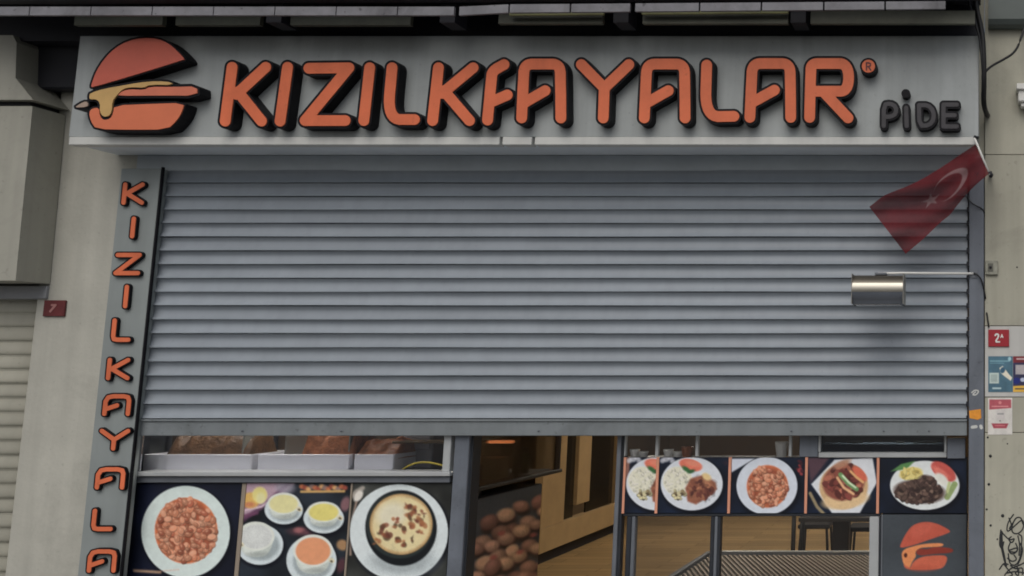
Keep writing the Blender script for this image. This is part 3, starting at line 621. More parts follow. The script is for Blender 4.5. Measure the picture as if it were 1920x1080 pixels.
def p_notice(p):
    p.poly([(1855, 749), (1896, 749), (1896, 765), (1855, 768)], (150, 62, 72)); p.ell(1875, 755, 3, 3, (190, 120, 120), a=.7); p.seg([(1860, 762), (1890, 762)], 1.0, (190, 130, 130), a=.8)
    p.poly([(1868, 770), (1884, 770), (1884, 786), (1868, 786)], (165, 160, 158)); p.seg([(1871, 776), (1881, 776)], 1.2, (110, 110, 110)); p.ell(1875, 789, 1.2, 1.2, (90, 80, 80))
    p.poly([(1859, 794), (1891, 794), (1887, 803), (1863, 803)], (140, 50, 62)); p.seg([(1866, 798), (1884, 798)], .8, (185, 120, 120), a=.7); p.blot(10, .06, 5)
st = thing('paper_notice', W(1875, 816, YW), 'white paper notice with red header below the blue sticker', 'notice')
flat_print('paper_sheet', 1852.5, 746, 1898, 815, YW - 0.0025, p_notice, (168, 165, 160), st, 0.8)
YG = -0.035
tag(solid('orange_sticker', [], [[(1816.8, 770), (1839, 767), (1840, 784), (1833, 787), (1818, 784)]], 0, 0, YG - 0.002, YG - 0.0003, M_ora_st, None, 0.6), 'small torn orange sticker on the grey guide rail', 'sticker')
tag(solid('sticker_residue', [[(1823, 801), (1830, 800)], [(1839, 799), (1840, 802)]], [], 3.0, 0, YG - 0.0015, YG - 0.0003, M_trim, None, 0.6), 'whitish sticker residue on the guide rail under the orange sticker', 'residue')
tag(solid('scraped_sticker', [chaikin([(1822, 736), (1828, 731), (1836, 733), (1830, 741), (1823, 740), (1829, 735)], 1)], [], 1.2, 0, YG - 0.0015, YG - 0.0003, M_trim, None, 0.6), 'pale scraped sticker mark on the guide rail above the orange sticker', 'residue')

# fascia, cables and small fittings on the right
fz = W(1880, 52, -0.06)
fasc = thing('neighbour_fascia', W(1890, 52, -0.06), 'dark green grey rounded fascia at the top right corner', 'fascia')
X0f = U(1853, 30, -0.10)[0]
pr = [(-0.03, 0.0), (-0.06, 0.0), (-0.09, 0.012), (-0.11, 0.04), (-0.12, 0.5), (-0.03, 0.5)]
mesh('shell', [(X0f, y, fz.z + z) for y, z in pr] + [(3.2, y, fz.z + z) for y, z in pr], [tuple(range(6)), tuple(range(11, 5, -1))] + [(i, (i + 1) % 6, (i + 1) % 6 + 6, i + 6) for i in range(6)], M_fasc, fasc)
cb = [W(1822, -30, -0.36), W(1832, 20, -0.36), W(1842, 62, -0.36), W(1845, 110, -0.36), W(1845, 160, -0.34), W(1844, 195, -0.25), W(1850, 215, -0.1), W(1852, 216, -0.03)]
tag(tube('cable_bundle', curve3(cb), 0.016, M_cable), 'thick black cable bundle running down the right end of the sign', 'cable')
cb = [W(1808, -30, -0.38), W(1822, 25, -0.38), W(1838, 70, -0.38), W(1843, 135, -0.37), W(1848, 205, -0.24)]
tag(tube('thin_cable', curve3(cb), 0.008, M_cable), 'thin black cable beside the thick bundle at the sign end', 'cable')
cb = [W(1846, 136, -0.35), W(1858, 124, -0.3), W(1885, 110, -0.24), W(1903, 98, -0.2), W(1914, 75, -0.16), W(1930, 20, -0.12)]
tag(tube('branch_cable', curve3(cb), 0.0075, M_cable), 'black cable curving up to the right across the cream wall', 'cable')
cb = [W(1813, 366, -0.04), W(1818, 378, -0.05), W(1830, 386, -0.055), W(1842, 391, -0.04), W(1846, 400, -0.03)]
tag(tube('loose_wire', curve3(cb), 0.004, M_cable), 'thin loose wire on the guide rail below the flag', 'cable')
cb = [W(1826, 512, -0.05), W(1836, 517, -0.06), W(1843, 532, -0.055), W(1848, 560, -0.03)]
tag(tube('lamp_wire', curve3(cb), 0.005, M_cable), 'black wire hanging from the lamp arm down the guide rail', 'cable')
cb = [W(1850, 586, -0.03), W(1852, 600, -0.035), W(1854, 614, -0.03)]
tag(tube('short_wire', curve3(cb), 0.005, M_cable), 'short black wire end just above the red number plate', 'cable')
jb = thing('wall_socket', W(1858, 515, YW), 'small weathered metal box on the wall beside the lamp arm', 'box')
pbox('plate', 1848, 488, 1871, 515, YW - 0.02, YW - 0.0005, pmat('weathered_metal', (0.30, 0.30, 0.25), 0.6, 0.0, 0.35, 30), jb, 0.003)
pbox('slot', 1852, 494, 1862, 509, YW - 0.0225, YW - 0.0205, pmat('slot_dark', (0.13, 0.13, 0.11), 0.7), jb, 0.001)
p = W(1857, 501, YW - .023); tube('knob', [(p.x, YW - 0.0226, p.z), (p.x, YW - 0.03, p.z)], 0.008, M_dark, jb, 8)
wl = thing('wall_sensor', W(1920, 205, -0.10), 'white plastic fitting on the wall at the right edge', 'sensor')
pbox('cap', 1906, 156, 1950, 167, -0.13, YW - .001, M_white, wl, 0.004); pbox('body', 1909, 167.5, 1947, 190, -0.11, YW - .001, M_white, wl, 0.006); pbox('lens_ring', 1914, 190.5, 1942, 200, -0.09, YW - .01, M_white, wl, 0.006)

# ------------------------------------------------------------------ flag
fl = thing('flag', W(1842, 300, -0.36), 'red flag with white crescent and star hanging from a white stick', 'flag')
top = np.array(chaikin([(1829, 271), (1800, 290), (1762, 316), (1715, 344), (1662, 364), (1652, 370), (1630, 388)], 2)); bot = np.array(chaikin([(1854, 326), (1825, 350), (1795, 384), (1782, 403), (1765, 415), (1735, 445), (1698, 476)], 2))
def along(c, t):
    d = np.concatenate([[0], np.cumsum(np.hypot(*np.diff(c, axis=0).T))]); d /= d[-1]; return np.interp(t, d, c[:, 0]), np.interp(t, d, c[:, 1])
def flagP(u, v):
    ax, ay = along(top, u); bx, by = along(bot, u); px, py = ax + (bx - ax) * v, ay + (by - ay) * v
    y = -0.375 + 0.10 * u + 0.030 * np.sin(u * 8 + v * 4.5) * (0.25 + u) + 0.016 * np.sin(v * 11 + u * 5) * (0.4 + u)
    u_, v_ = (px - XP) / F, (YP - py) / F; t = (y - CAM.y) / (CP - v_ * SP)
    return CAM.x + u_ * t, y, CAM.z + (v_ * CP + SP) * t
def p_flag(p):
    a, b = p.u * 1.5, p.v; d1 = np.hypot(a - .5, b - .5) - .27; d2 = np.hypot(a - .552, b - .5) - .225
    p.put(np.clip(.5 - d1 / .014, 0, 1) * np.clip(.5 + d2 / .014, 0, 1), (118, 84, 86))
    star = [(.83 + (.135 if k % 2 == 0 else .052) * math.cos(math.pi + k * math.pi / 5), .5 + (.135 if k % 2 == 0 else .052) * math.sin(math.pi + k * math.pi / 5)) for k in range(10)]
    p.put(np.clip(.5 - d_poly(a, b, star) / .014, 0, 1), (118, 84, 86)); p.blot(25, .12, 8)
grid_print('cloth', flagP, 110, 74, p_flag, (92, 24, 29), M_cloth, fl, 0.5)
tube('stick', [W(1827, 258, -0.37), W(1856, 328, -0.37)], 0.006, M_white, fl, 10)
tube('socket', [W(1856, 322, -0.37), W(1858, 330, -0.37), W(1859, 328, -0.20), W(1857, 326, -0.03)], 0.012, M_dark, fl, 8)
tube('clip', [W(1826, 256, -0.37), W(1831, 258, -0.37), W(1833, 258, -0.325)], 0.010, M_dark, fl, 8)

# ------------------------------------------------------------------ steel floodlight on its arm
YLm = -0.34
lm = thing('arm_lamp', W(1647, 570, YLm), 'brushed steel lamp on a thin arm in front of the shutter', 'lamp')
a0 = W(1598, 540, YLm - .09); a1 = W(1693, 540, YLm - .09); zt_, zb_ = W(1647, 514, YLm - .09).z, W(1647, 569, YLm - .09).z; H = zt_ - zb_
def lamp_piece(name, sec, mat):
    n = len(sec)
    return mesh(name, [(a0.x, YLm + y, zb_ + t * H) for y, t in sec] + [(a1.x, YLm + y, zb_ + t * H) for y, t in sec], [tuple(range(n)), tuple(range(2 * n - 1, n - 1, -1))] + [(i, (i + 1) % n, (i + 1) % n + n, i + n) for i in range(n)], mat, lm)
def arc(d0, d1, n): return [(-0.012 - 0.092 * math.cos(math.radians(d0 + (d1 - d0) * i / n)), 0.5 + 0.5 * math.sin(math.radians(d0 + (d1 - d0) * i / n))) for i in range(n + 1)]
def smooth_front(o):
    for pg in o.data.polygons: pg.use_smooth = len(pg.vertices) == 4
    b_ = bmesh.new(); b_.from_mesh(o.data)
    for e in b_.edges:
        if len(e.link_faces) == 2 and e.calc_face_angle(0) > 0.5: e.smooth = False
    b_.to_mesh(o.data); b_.free()
smooth_front(lamp_piece('top_reflection', [(0.06, 0.70), (0.06, 1.0)] + arc(90, 24, 12), pmat('dark_reflection_steel', (0.16, 0.145, 0.12), 0.38, 0.7, 0.06, 5)))  # upper band: dark canopy reflection put into the steel's colour
smooth_front(lamp_piece('middle_reflection', [(0.06, 0.40), (0.06, 0.698)] + arc(23.5, -12, 8), pmat('bright_reflection_steel', (0.42, 0.40, 0.35), 0.35, 0.8, 0.04, 3)))  # middle band: bright sky reflection put into the steel's colour
smooth_front(lamp_piece('lower_reflection', [(0.06, 0.0), (0.06, 0.392)] + arc(-12.5, -52, 6) + [(-0.06, 0.0)], pmat('bluish_reflection_steel', (0.16, 0.18, 0.215), 0.35, 0.3, 0.1, 5)))  # lower band: dark street reflection put into the steel's colour
for xx in (a0.x - 0.004, a1.x): box('end_cap', xx, xx + 0.004, YLm - .104, YLm + .062, zb_ - .003, zt_ + .003, pmat('cap_steel', (0.33, 0.32, 0.29), 0.4, 0.6), lm, 0.001)
box('lens', a0.x + .012, a1.x - .012, YLm - .06, YLm + .05, zb_ - .006, zb_ - .0005, glass_mat('lamp_lens', (.5, .52, .55), .1), lm, 0.001)
tube('arm', [W(1646, 513, YLm + .02), W(1692, 512, -0.28), W(1822, 513, -0.05), W(1826, 513, -0.034)], 0.0075, M_white, lm, 8)
pbox('bracket', 1640, 511, 1662, 515, YLm - .03, YLm + .03, M_frame, lm, 0.001)
pbox('wall_plate', 1819, 505, 1833, 521, -0.042, -0.0352, M_frame, lm, 0.001)

# ------------------------------------------------------------------ lower left: food counter window, sill and posters
YC = 0.03
cwf = thing('counter_window', W(550, 900, YC), 'grey framed serving window above the three food posters', 'window')
pbox('sill', 250, 885, 843, 893, YC - 0.03, YC + 0.14, M_framel, cwf, 0.003)
pbox('apron', 250, 893.6, 843, 905, YC - 0.005, YC + 0.10, M_frame, cwf, 0.003)
pbox('side_frame', 831, 800, 845, 884.5, YC, YC + 0.06, M_framel, cwf, 0.003)
box('jamb', px1 + .002, px1 + .03, 0.045, 0.40, 0.9, 2.6, M_dframe, cwf, 0.002)
pbox('pane', 266, 800, 829.5, 884.5, YC + 0.035, YC + 0.041, M_glass, cwf, 0)
YT = 0.16
def tray(a, c, label):
    t = thing('food_tray', W((a + c) / 2, 884, YT), label, 'tray', 'white trays in the serving window')
    x0, x1, z0, z1 = rect(a, 852, c, 883, YT)
    box('front', x0, x1, YT, YT + 0.012, z0, z1, M_tray, t, 0.004); box('back', x0, x1, YT + 0.33, YT + 0.342, z0, z1, M_tray, t, 0.003)
    for x in (x0, x1 - 0.01): box('side', x + .0005, x + 0.0095, YT + 0.0125, YT + 0.3295, z0, z1, M_tray, t, 0.003)
    box('base', x0 + .011, x1 - .011, YT + 0.0125, YT + 0.3295, z0, z0 + .01, M_tray, t, 0)
    return x0, x1, z0, z1
tr1 = tray(268, 470, 'longest white food tray at the left end of the serving window')
tr2 = tray(483, 654, 'middle white food tray in the serving window')
tr3 = tray(664, 737, 'shortest white food tray next to the yellow hose')
tx0, tx1, tz0, tz1 = tr1[0], U(835, 880, YT)[0], tr1[2], tr1[3]
sc_ = thing('serving_counter', (-5.0, 0.6, 0.013), 'dark serving counter with a brown back panel behind the white food trays', 'counter')
box('body', tx0 - .1, tx1 + .0, YC + 0.15, 0.62, 0.85, tz0 - 0.003, M_dframe, sc_, 0.004)
box('back_panel', FLX0 + .01, tx1 - .1, 0.62, 0.66, 0.85, 2.7, pmat('brown_back_panel', (0.05, 0.03, 0.018), 0.5, 0, .3, 6), sc_, 0.003)
box('side_board', FLX0 + .002, FLX0 + .03, 0.225, 0.618, 0.85, 2.7, M_dframe, sc_, 0.003)
for q in range(5): box('panel_batten', -6.2 + q * .48, -6.17 + q * .48, 0.60, 0.619, 0.9, 2.68, M_dark, sc_, 0.002)
def heap(name, x0, x1, z, h, mat, seed, label, cat, y0=YT + .03, y1=YT + .31):
    nx, ny = 44, 14; g = np.random.default_rng(seed); vs, fs = [], []
    for j in range(ny + 1):
        for i in range(nx + 1):
            u, v = i / nx, j / ny; x, y = x0 + u * (x1 - x0), y0 + v * (y1 - y0)
            e = min(1, 18 * min(u, 1 - u)) * min(1, 3.0 * min(v, 1 - v)); nn = float(vnoise(np.array([x * 100]), np.array([y * 100]), 4.0, seed)[0]) * .6 + float(vnoise(np.array([x * 100]), np.array([y * 100]), 11, seed)[0]) * .7
            vs.append((x, y, z + h * math.sqrt(max(e, 0)) * (0.45 + .6 * nn)))
    for j in range(ny):
        for i in range(nx): a = j * (nx + 1) + i; fs.append((a, a + 1, a + nx + 2, a + nx + 1))
    o = mesh(name, vs, fs, mat, None, True); return tag(o, label, cat, None)
heap('baked_food', tr1[0] + .10, tr1[1] - .05, tz1 - .03, 0.24, M_food_b, 3, 'brown baked food heaped behind the longest white tray', 'food')
heap('stewed_food', tr2[0] + .24, tr2[1] - .0, tz1 - .03, 0.26, M_food_o, 5, 'bright orange food heaped behind the middle white tray', 'food')
heap('red_food', tr3[0] - .02, tr3[1] - .0, tz1 - .03, 0.11, M_food_o, 9, 'low orange food behind the shortest white tray', 'food')
for px, lb in ((456, 'glass divider between the brown food and the dark gap'), (536, 'glass divider left of the bright orange food'), (655, 'glass divider between the middle and shortest trays')):
    x = U(px, 835, YT + .05)[0]; o = box('glass_divider', x, x + .010, YT + .04, YT + .30, tz1 - .02, tz1 + .26, pmat('edge_glass', (0.30, 0.30, 0.27), 0.2, 0, .05, spec=.6), None, 0.002); tag(o, lb, 'divider', 'dividers in the serving window')
bk = thing('counter_backboard', (float((tx0 + tx1) / 2), 1.0, tz0), 'dim grey appliance behind the yellow hose in the serving window', 'appliance')
pbox('body', 745, 790, 812, 878, 0.40, 0.60, pmat('appliance_grey', (0.20, 0.20, 0.22), 0.5, 0.3), bk, 0.006); pbox('door', 752, 800, 806, 842, 0.392, 0.3995, pmat('appliance_door', (0.32, 0.32, 0.36), 0.35, 0.4), bk, 0.004)
hose = [W(742, 889, 0.20), W(752, 882, 0.20), W(770, 871, 0.20), W(790, 866, 0.19), W(812, 868, 0.17), W(832, 873, 0.15), W(845, 880, 0.14)]
tag(tube('yellow_hose', curve3(hose), 0.0062, M_hose), 'thin yellow hose arching across the serving window corner', 'hose')

YPp = 0.05
def beans(p, cx, cy, rx, ry, n, size, seed):
    p.ell(cx, cy, rx, ry, (184, 92, 52), 0, 3); p.ell(cx, cy, rx * .9, ry * .9, (140, 66, 42), 0, 8); p.blot(14, .12, seed, p.inside(cx, cy, rx, ry))
    p.scatter(cx, cy, rx * .93, ry * .93, n, size, [(176, 112, 82), (160, 92, 64), (184, 124, 94), (142, 72, 50), (168, 100, 70)], 1.4, .58, seed, (198, 146, 116))
    p.ell(cx, cy, rx + 1.5, ry + 1.5, (0, 0, 0), a=0)
def plate(p, cx, cy, rx, ry, col=(188, 203, 200), rot=0):
    p.ell(cx + 3, cy + 4, rx + 3, ry + 3, (2, 4, 14), rot, 8, .8); p.ell(cx, cy, rx, ry, col, rot, 2)
    p.ell(cx + rx * .03, cy + ry * .03, rx * .80, ry * .80, np.array(col) * .90, rot, 6, .8); p.ell(cx - rx * .02, cy - ry * .02, rx * .76, ry * .76, np.array(col) * .97, rot, 5, .8)
def p_bean(p):
    p.blot(60, .5, 1); plate(p, 348, 997, 83, 86); beans(p, 349, 995, 59, 62, 250, 4.5, 21)
    p.seg([(252, 1070), (300, 1073)], 2.4, (180, 140, 105), 4, .8); p.seg([(300, 1071), (335, 1068)], 1.5, (150, 100, 80), 3, .4)
def p_soup(p):
    p.blot(40, .6, 2); p.poly([(440, 900), (560, 900), (520, 935), (440, 985)], (150, 122, 138), 6); p.seg([(545, 902), (505, 940), (452, 978)], 4, (72, 38, 66), 5, .8)
    p.seg([(452, 958), (490, 950), (505, 940)], 2, (175, 150, 165), 3); p.seg([(455, 968), (482, 962)], 3, (95, 50, 80), 4, .8); p.seg([(455, 952), (485, 944)], 3, (110, 62, 88), 4, .7)
    p.ell(470, 938, 17, 15, (190, 148, 70), 0, 5); p.ell(487, 928, 14, 15, (205, 192, 110), 0, 4); p.ell(489, 934, 8, 10, (206, 200, 140), 0, 5); p.ell(468, 946, 10, 5, (175, 105, 65), 0, 4)
    p.ell(535, 914, 18, 12, (130, 125, 140), 0, 8, .8)
    for k in range(14): p.ell(566 + k * 6.2, 912 + (k % 3) * 2.5, 5, 4.5, [(170, 90, 55), (140, 60, 45), (190, 140, 85), (120, 95, 90)][k % 4], 0, 4)
    p.seg([(565, 922), (645, 921)], 2.2, (175, 135, 75), 3)
    p.ell(570, 996, 26, 8, (85, 50, 58), 0, 8); p.ell(560, 994, 9, 5, (130, 75, 78), 0, 4)
    def cup(cx, cy, rx, ry, cur, cury, soup, dx=0, hx=1):
        p.ell(cx + 2, cy + 7, rx + 2, ry + 3, (4, 6, 16), 0, 7, .8); p.ell(cx, cy + 3, rx, ry, (178, 190, 194), 0, 2); p.ell(cx + 2, cy + 5, rx * .80, ry * .74, (128, 140, 144), 0, 7)
        x_, t_ = cx + dx, cy - ry * .34
        p.poly(chaikin([(x_ - cur * 1.08, t_), (x_ + cur * 1.08, t_), (x_ + cur * .92, t_ + cury * .95), (x_ + cur * .5, t_ + cury * 1.45), (x_ - cur * .5, t_ + cury * 1.45), (x_ - cur * .92, t_ + cury * .95)], 2, True), (158, 166, 160), 2.5); p.ell(x_ - cur * .35, t_ + cury * .85, cur * .45, cury * .42, (190, 197, 190), 0, 9, .7); p.ell(x_ + cur * .15, t_ + cury * 1.25, cur * .6, cury * .16, (118, 126, 124), 0, 6, .6)
        p.ell(x_, t_, cur * 1.12, cury * 1.0, (202, 207, 198), 0, 2); p.ell(x_, t_ + 1, cur * .99, cury * .86, soup, 0, 2.5); p.ell(x_ - 3, t_ - 2, cur * .6, cury * .45, np.array(soup) * 1.07, 0, 8, .6)
        p.ell(cx + hx * rx * .80, cy + ry * .06, 6, 4.5, (186, 178, 150), .5, 2); p.ell(cx + hx * rx * .80, cy + ry * .10, 2.5, 2, (70, 66, 50), .5, 2)
    cup(532, 953, 36, 27, 27, 20, (196, 190, 130)); cup(607, 969, 38, 28, 28, 19, (202, 190, 96))
    cup(487, 1018, 44, 38, 31, 27, (170, 174, 172), -7, -1); cup(584, 1048, 47, 46, 33, 30, (204, 130, 88), 3, 1)
    p.ell(642, 1022, 11, 10, (150, 110, 70), .4, 5, .9); p.ell(648, 945, 9, 14, (130, 85, 90), .3, 5, .8); p.ell(640, 1060, 8, 14, (80, 40, 48), .3, 6, .8)
def p_pud(p):
    p.blot(35, .6, 3); p.seg([(655, 935), (668, 922), (680, 915)], 4, (160, 150, 140), 4, .8); p.ell(672, 930, 7, 12, (185, 180, 172), .6, 3); p.seg([(668, 942), (658, 985), (657, 1040)], 2.0, (150, 125, 110), 3, .8)
    plate(p, 748, 998, 92, 90, (182, 192, 194)); p.ell(755, 1052, 62, 26, (120, 130, 134), 0, 18, .7); p.ell(752, 990, 67, 71, (14, 18, 22), -.12, 3); p.ell(750, 985, 63, 62, (32, 40, 40), -.12, 3); p.ell(752, 983, 59, 57, (150, 112, 66), -.12, 2.5); p.ell(752, 983, 55, 53, (192, 176, 128), -.12, 8)
    p.ell(735, 965, 28, 22, (208, 203, 178), -.3, 14, .8); p.blot(18, .10, 6, p.inside(752, 983, 59, 57)); m = p.inside(752, 983, 57, 55)
    g = np.random.default_rng(4)
    for x, y, r in ((765, 950, 8), (775, 958, 8), (768, 968, 10), (782, 975, 10), (772, 985, 9), (790, 985, 8), (760, 992, 8), (720, 985, 9), (715, 998, 9), (728, 1005, 11), (745, 1012, 8), (758, 1020, 7), (742, 985, 7), (740, 975, 6), (786, 1000, 6), (772, 1010, 5), (706, 1012, 6), (795, 965, 5)):
        for k in range(4): p.ell(x + g.normal() * 3, y + g.normal() * 3, r * (.3 + .5 * g.random()), r * (.25 + .4 * g.random()), [(118, 58, 38), (92, 44, 34), (142, 82, 48), (74, 58, 40)][g.integers(4)], g.random() * 3, 3, .8)
pc = thing('bean_poster', W(350, 1090, YPp), 'dark poster of a white plate of beans under the serving window', 'poster')
flat_print('print', 247, 906, 445, 1100, YPp, p_bean, (14, 18, 34), pc)
pc = thing('soup_poster', W(550, 1090, YPp), 'poster of four soup cups between the bean and pudding posters', 'poster')
flat_print('print', 453.5, 906, 650, 1100, YPp, p_soup, (24, 30, 38), pc)
pc = thing('pudding_poster', W(750, 1090, YPp), 'poster of a browned pudding bowl beside the grey door post', 'poster')
flat_print('print', 654.5, 906, 841, 1100, YPp, p_pud, (40, 42, 40), pc)
pf = thing('poster_frame', W(550, 1100, YPp), 'thin brown edging strips between the food posters on a dark board', 'frame')
box('board', U(225, 1000, YPp + .01)[0], U(846, 1000, YPp + .01)[0], YPp + .006, YPp + .05, 0.03, W(500, 906, YPp).z - .002, M_dframe, pf, 0)
for a in (445.5, 650.5): pbox('strip', a, 906, a + 7.5 if a < 500 else a + 3.5, 1100, YPp - .006, YPp + .005, pmat('brown_strip', (0.30, 0.25, 0.20), .5), pf, 0.001)
# grey door post
gp = thing('door_post', W(858, 1100, 0.03), 'plain grey steel post between the food posters and the doorway', 'post')
x0p, x1p = U(845.5, 940, 0.025)[0], U(873, 940, 0.025)[0]
box('shaft', x0p, x1p, 0.025, 0.14, 0.02, 2.6, M_guide, gp, 0.004); box('side_gasket', x1p + .0005, x1p + .012, 0.05, 0.15, 0.02, 2.6, M_dframe, gp, 0.002)

# ------------------------------------------------------------------ shop interior seen through the doorway
cab = thing('display_cabinet', (-3.55, 0.75, 0.013), 'dark display cabinet just inside the doorway with a bun poster', 'cabinet')
CX = -3.256
box('carcass', CX - 0.55, CX - 0.004, 0.20, 1.30, 0.013, 1.50, M_dframe, cab, 0.004)
box('worktop', CX - 0.58, CX + 0.006, 0.18, 1.62, 1.55, 1.575, pmat('dark_worktop', (0.03, 0.027, 0.025), .6), cab, 0.004)
for y in (0.22, 0.95, 1.58): box('upright', CX - 0.045, CX - 0.01, y, y + 0.035, 1.576, 2.5, M_dframe, cab, 0.003)
box('shelf', CX - 0.5, CX - 0.008, 0.26, 1.57, 1.86, 1.875, pmat('shelf_brown', (0.14, 0.09, 0.04), .4), cab, 0.002)
box('side_glass', CX - 0.008, CX - 0.002, 0.256, 1.575, 1.58, 2.3, M_glass, cab, 0)
def p_buns(p):
    p.blot(45, .35, 3); a, b = p.x, p.y; g = np.random.default_rng(9)
    p.poly([(880, 935), (1035, 890), (1035, 960), (880, 1010)], (52, 62, 70), 25, .5)
    bl = []
    for r_ in range(7):
        for c_ in range(6):
            x = 894 + c_ * 28 + (r_ % 2) * 13 + g.normal() * 3; y = 988 - c_ * 12 + r_ * 23 + g.normal() * 3.5
            if x < 1036 and not (r_ == 0 and c_ == 0): bl.append((y, x, (17.5 - c_ * 1.0) * (0.85 + .3 * g.random())))
    for y, x, r in sorted(bl):
        c = np.array([(128, 94, 78), (112, 78, 66), (144, 110, 86), (100, 66, 58)][g.integers(4)], float) * (.8 + .35 * g.random()); t = -.35 + g.normal() * .15
        p.ell(x + 3, y + r * .6, r * 1.02, r * .62, (26, 17, 20), t, 6); p.ell(x + 1, y + r * .28, r * .95, r * .48, (84, 44, 38), t, 5, .9); p.ell(x, y, r, r * .68, c * .74, t, 4); p.ell(x - 2, y - r * .15, r * .78, r * .46, c, t, 8); p.ell(x - 3, y - r * .28, r * .4, r * .2, c * 1.15, t, 7, .8)
    for x, y in ((925, 1045), (975, 1035), (940, 1000), (1000, 1003)): p.ell(x, y, 7, 4, (120, 50, 48), -.3, 4, .8)
yA, yB, zA, zB = 0.205, 1.295, 1.497, 0.55
grid_print('bun_print', lambda u, v: (np.full_like(u, CX), yA + u * (yB - yA), zA + v * (zB - zA)), 100, 110, p_buns, (34, 38, 46), M_print, cab, 0.30)
hl = thing('heat_lamp', W(940, 820, 0.9), 'small glowing orange heat lamp inside the dark doorway', 'lamp')
p = W(940, 828, 0.9); box('shade', p.x - .09, p.x + .10, 0.86, 0.94, p.z + .012, p.z + .03, M_dark, hl, 0.003); box('tube', p.x - .08, p.x + .09, 0.885, 0.915, p.z - .012, p.z + .010, emit_mat('heat_glow', (1.0, 0.30, 0.10), 1.6), hl, 0.005)
# oak partition along the far left side
PX = -5.43
part = thing('oak_partition', (PX, 9.0, 0.013), 'oak framed glazed partition along the far side of the shop floor', 'partition')
def pd(px): return -F * PX / (XP - px) * 1.0 - 6.0     # depth at which the partition line crosses a given column
ys = [pd(1020), pd(1062), pd(1085), pd(1108), pd(1156), pd(1175)]
box('bottom_rail', PX, PX + .10, ys[0], ys[5], 0.155, 0.45, M_wood, part, 0.006); box('kick_plate', PX - .02, PX + .03, ys[0], ys[5], 0.013, 0.154, M_dark, part, 0)
box('post', PX + .001, PX + .099, ys[0], ys[1], 0.451, 2.9, M_wood, part, 0.006); box('post', PX + .001, PX + .099, ys[2], ys[3], 0.60, 2.9, M_wood, part, 0.006); box('post', PX + .001, PX + .099, ys[4], ys[5], 0.451, 2.9, M_wood, part, 0.006)
for a, b in ((1, 2), (3, 4)): box('dark_pane', PX + .03, PX + .05, ys[a] + .001, ys[b] - .001, 0.451, 2.9, pmat('smoked_pane', (0.02, 0.018, 0.016), .15), part, 0)
def jar(name, x, y, z, r, h, mat, label, k=12):
    vs, fs = [], []; pf_ = [(0, 0), (r, 0), (r, h * .72), (r * .72, h * .82), (r * .72, h * .84)]
    for rr, q in pf_:
        for j in range(k): w = 2 * math.pi * j / k; vs.append((x + rr * math.cos(w), y + rr * math.sin(w), z + q))
    for i in range(len(pf_) - 1):
        for j in range(k): fs.append((i * k + j, i * k + (j + 1) % k, (i + 1) * k + (j + 1) % k, (i + 1) * k + j))
    t = thing(name, (x, y, z), label, 'jar', 'jars in the display cabinet'); mesh('body', vs, fs, mat, t, True)
    tube('lid', [(x, y, z + h * .84), (x, y, z + h)], r * .8, M_dframe, t, 12)
M_jg = pmat('green_glass_jar', (0.05, 0.09, 0.05), .15); M_jb = pmat('amber_jar', (0.28, 0.12, 0.03), .2); M_jc = pmat('cream_box', (0.42, 0.36, 0.24), .6)
jar('jar', CX - .18, .45, 1.5765, .06, .20, M_jg, 'green jar nearest the door post on the cabinet worktop'); jar('jar', CX - .22, .66, 1.5765, .055, .17, M_jb, 'amber jar beside the green one on the cabinet worktop')
jar('jar', CX - .16, 1.30, 1.5765, .06, .18, M_jg, 'green jar deeper along the cabinet worktop'); jar('jar', CX - .2, .5, 1.8765, .05, .15, M_jb, 'amber jar on the upper cabinet shelf')
tag(box('carton', CX - .40, CX - .10, .85, 1.0, 1.5765, 1.72, M_jc, None, .004), 'cream carton standing on the dark cabinet worktop', 'carton')
tag(box('carton', CX - .36, CX - .12, 1.2, 1.5, 1.8765, 1.98, pmat('tan_carton', (0.30, 0.17, 0.07), .6), None, .004), 'tan carton lying on the upper cabinet shelf', 'carton')
# ceiling lamps added out of sight to brighten the interior
for i, (x, y, lb) in enumerate(((-3.4, 3.2, 'added square fill lamp nearest the shop doorway'), (-1.0, 3.2, 'added square fill lamp nearest the glazed shop front'), (-3.4, 8.2, 'added square fill lamp over the oak partition'), (-1.0, 8.2, 'added square fill lamp deep inside the shop on the right'))):
    t = thing('fill_lamp', (x, y, CEIL - .05), lb, 'lamp', 'added fill lamps inside the shop')
    box('rim', x - .32, x + .32, y - .32, y + .32, CEIL - .05, CEIL - .004, M_white, t, 0.004); box('fill_diffuser', x - .29, x + .29, y - .29, y + .29, CEIL - .058, CEIL - .0505, emit_mat('warm_fill_glow', (1.0, 0.88, 0.71), 40.0), t, 0.002)
sl = thing('strip_fill', (-5.2, 0.20, 2.50), 'unseen warm strip added to brighten the white food trays', 'lamp')  # unseen strip added to brighten the tray fronts
box('strip_fill_casing', -6.2, -4.0, 0.17, 0.25, 2.51, 2.55, M_white, sl, 0.004); box('tube', -6.15, -4.05, 0.185, 0.235, 2.485, 2.5095, emit_mat('strip_fill_glow', (1.0, 0.92, 0.82), 46.0), sl, 0.004)
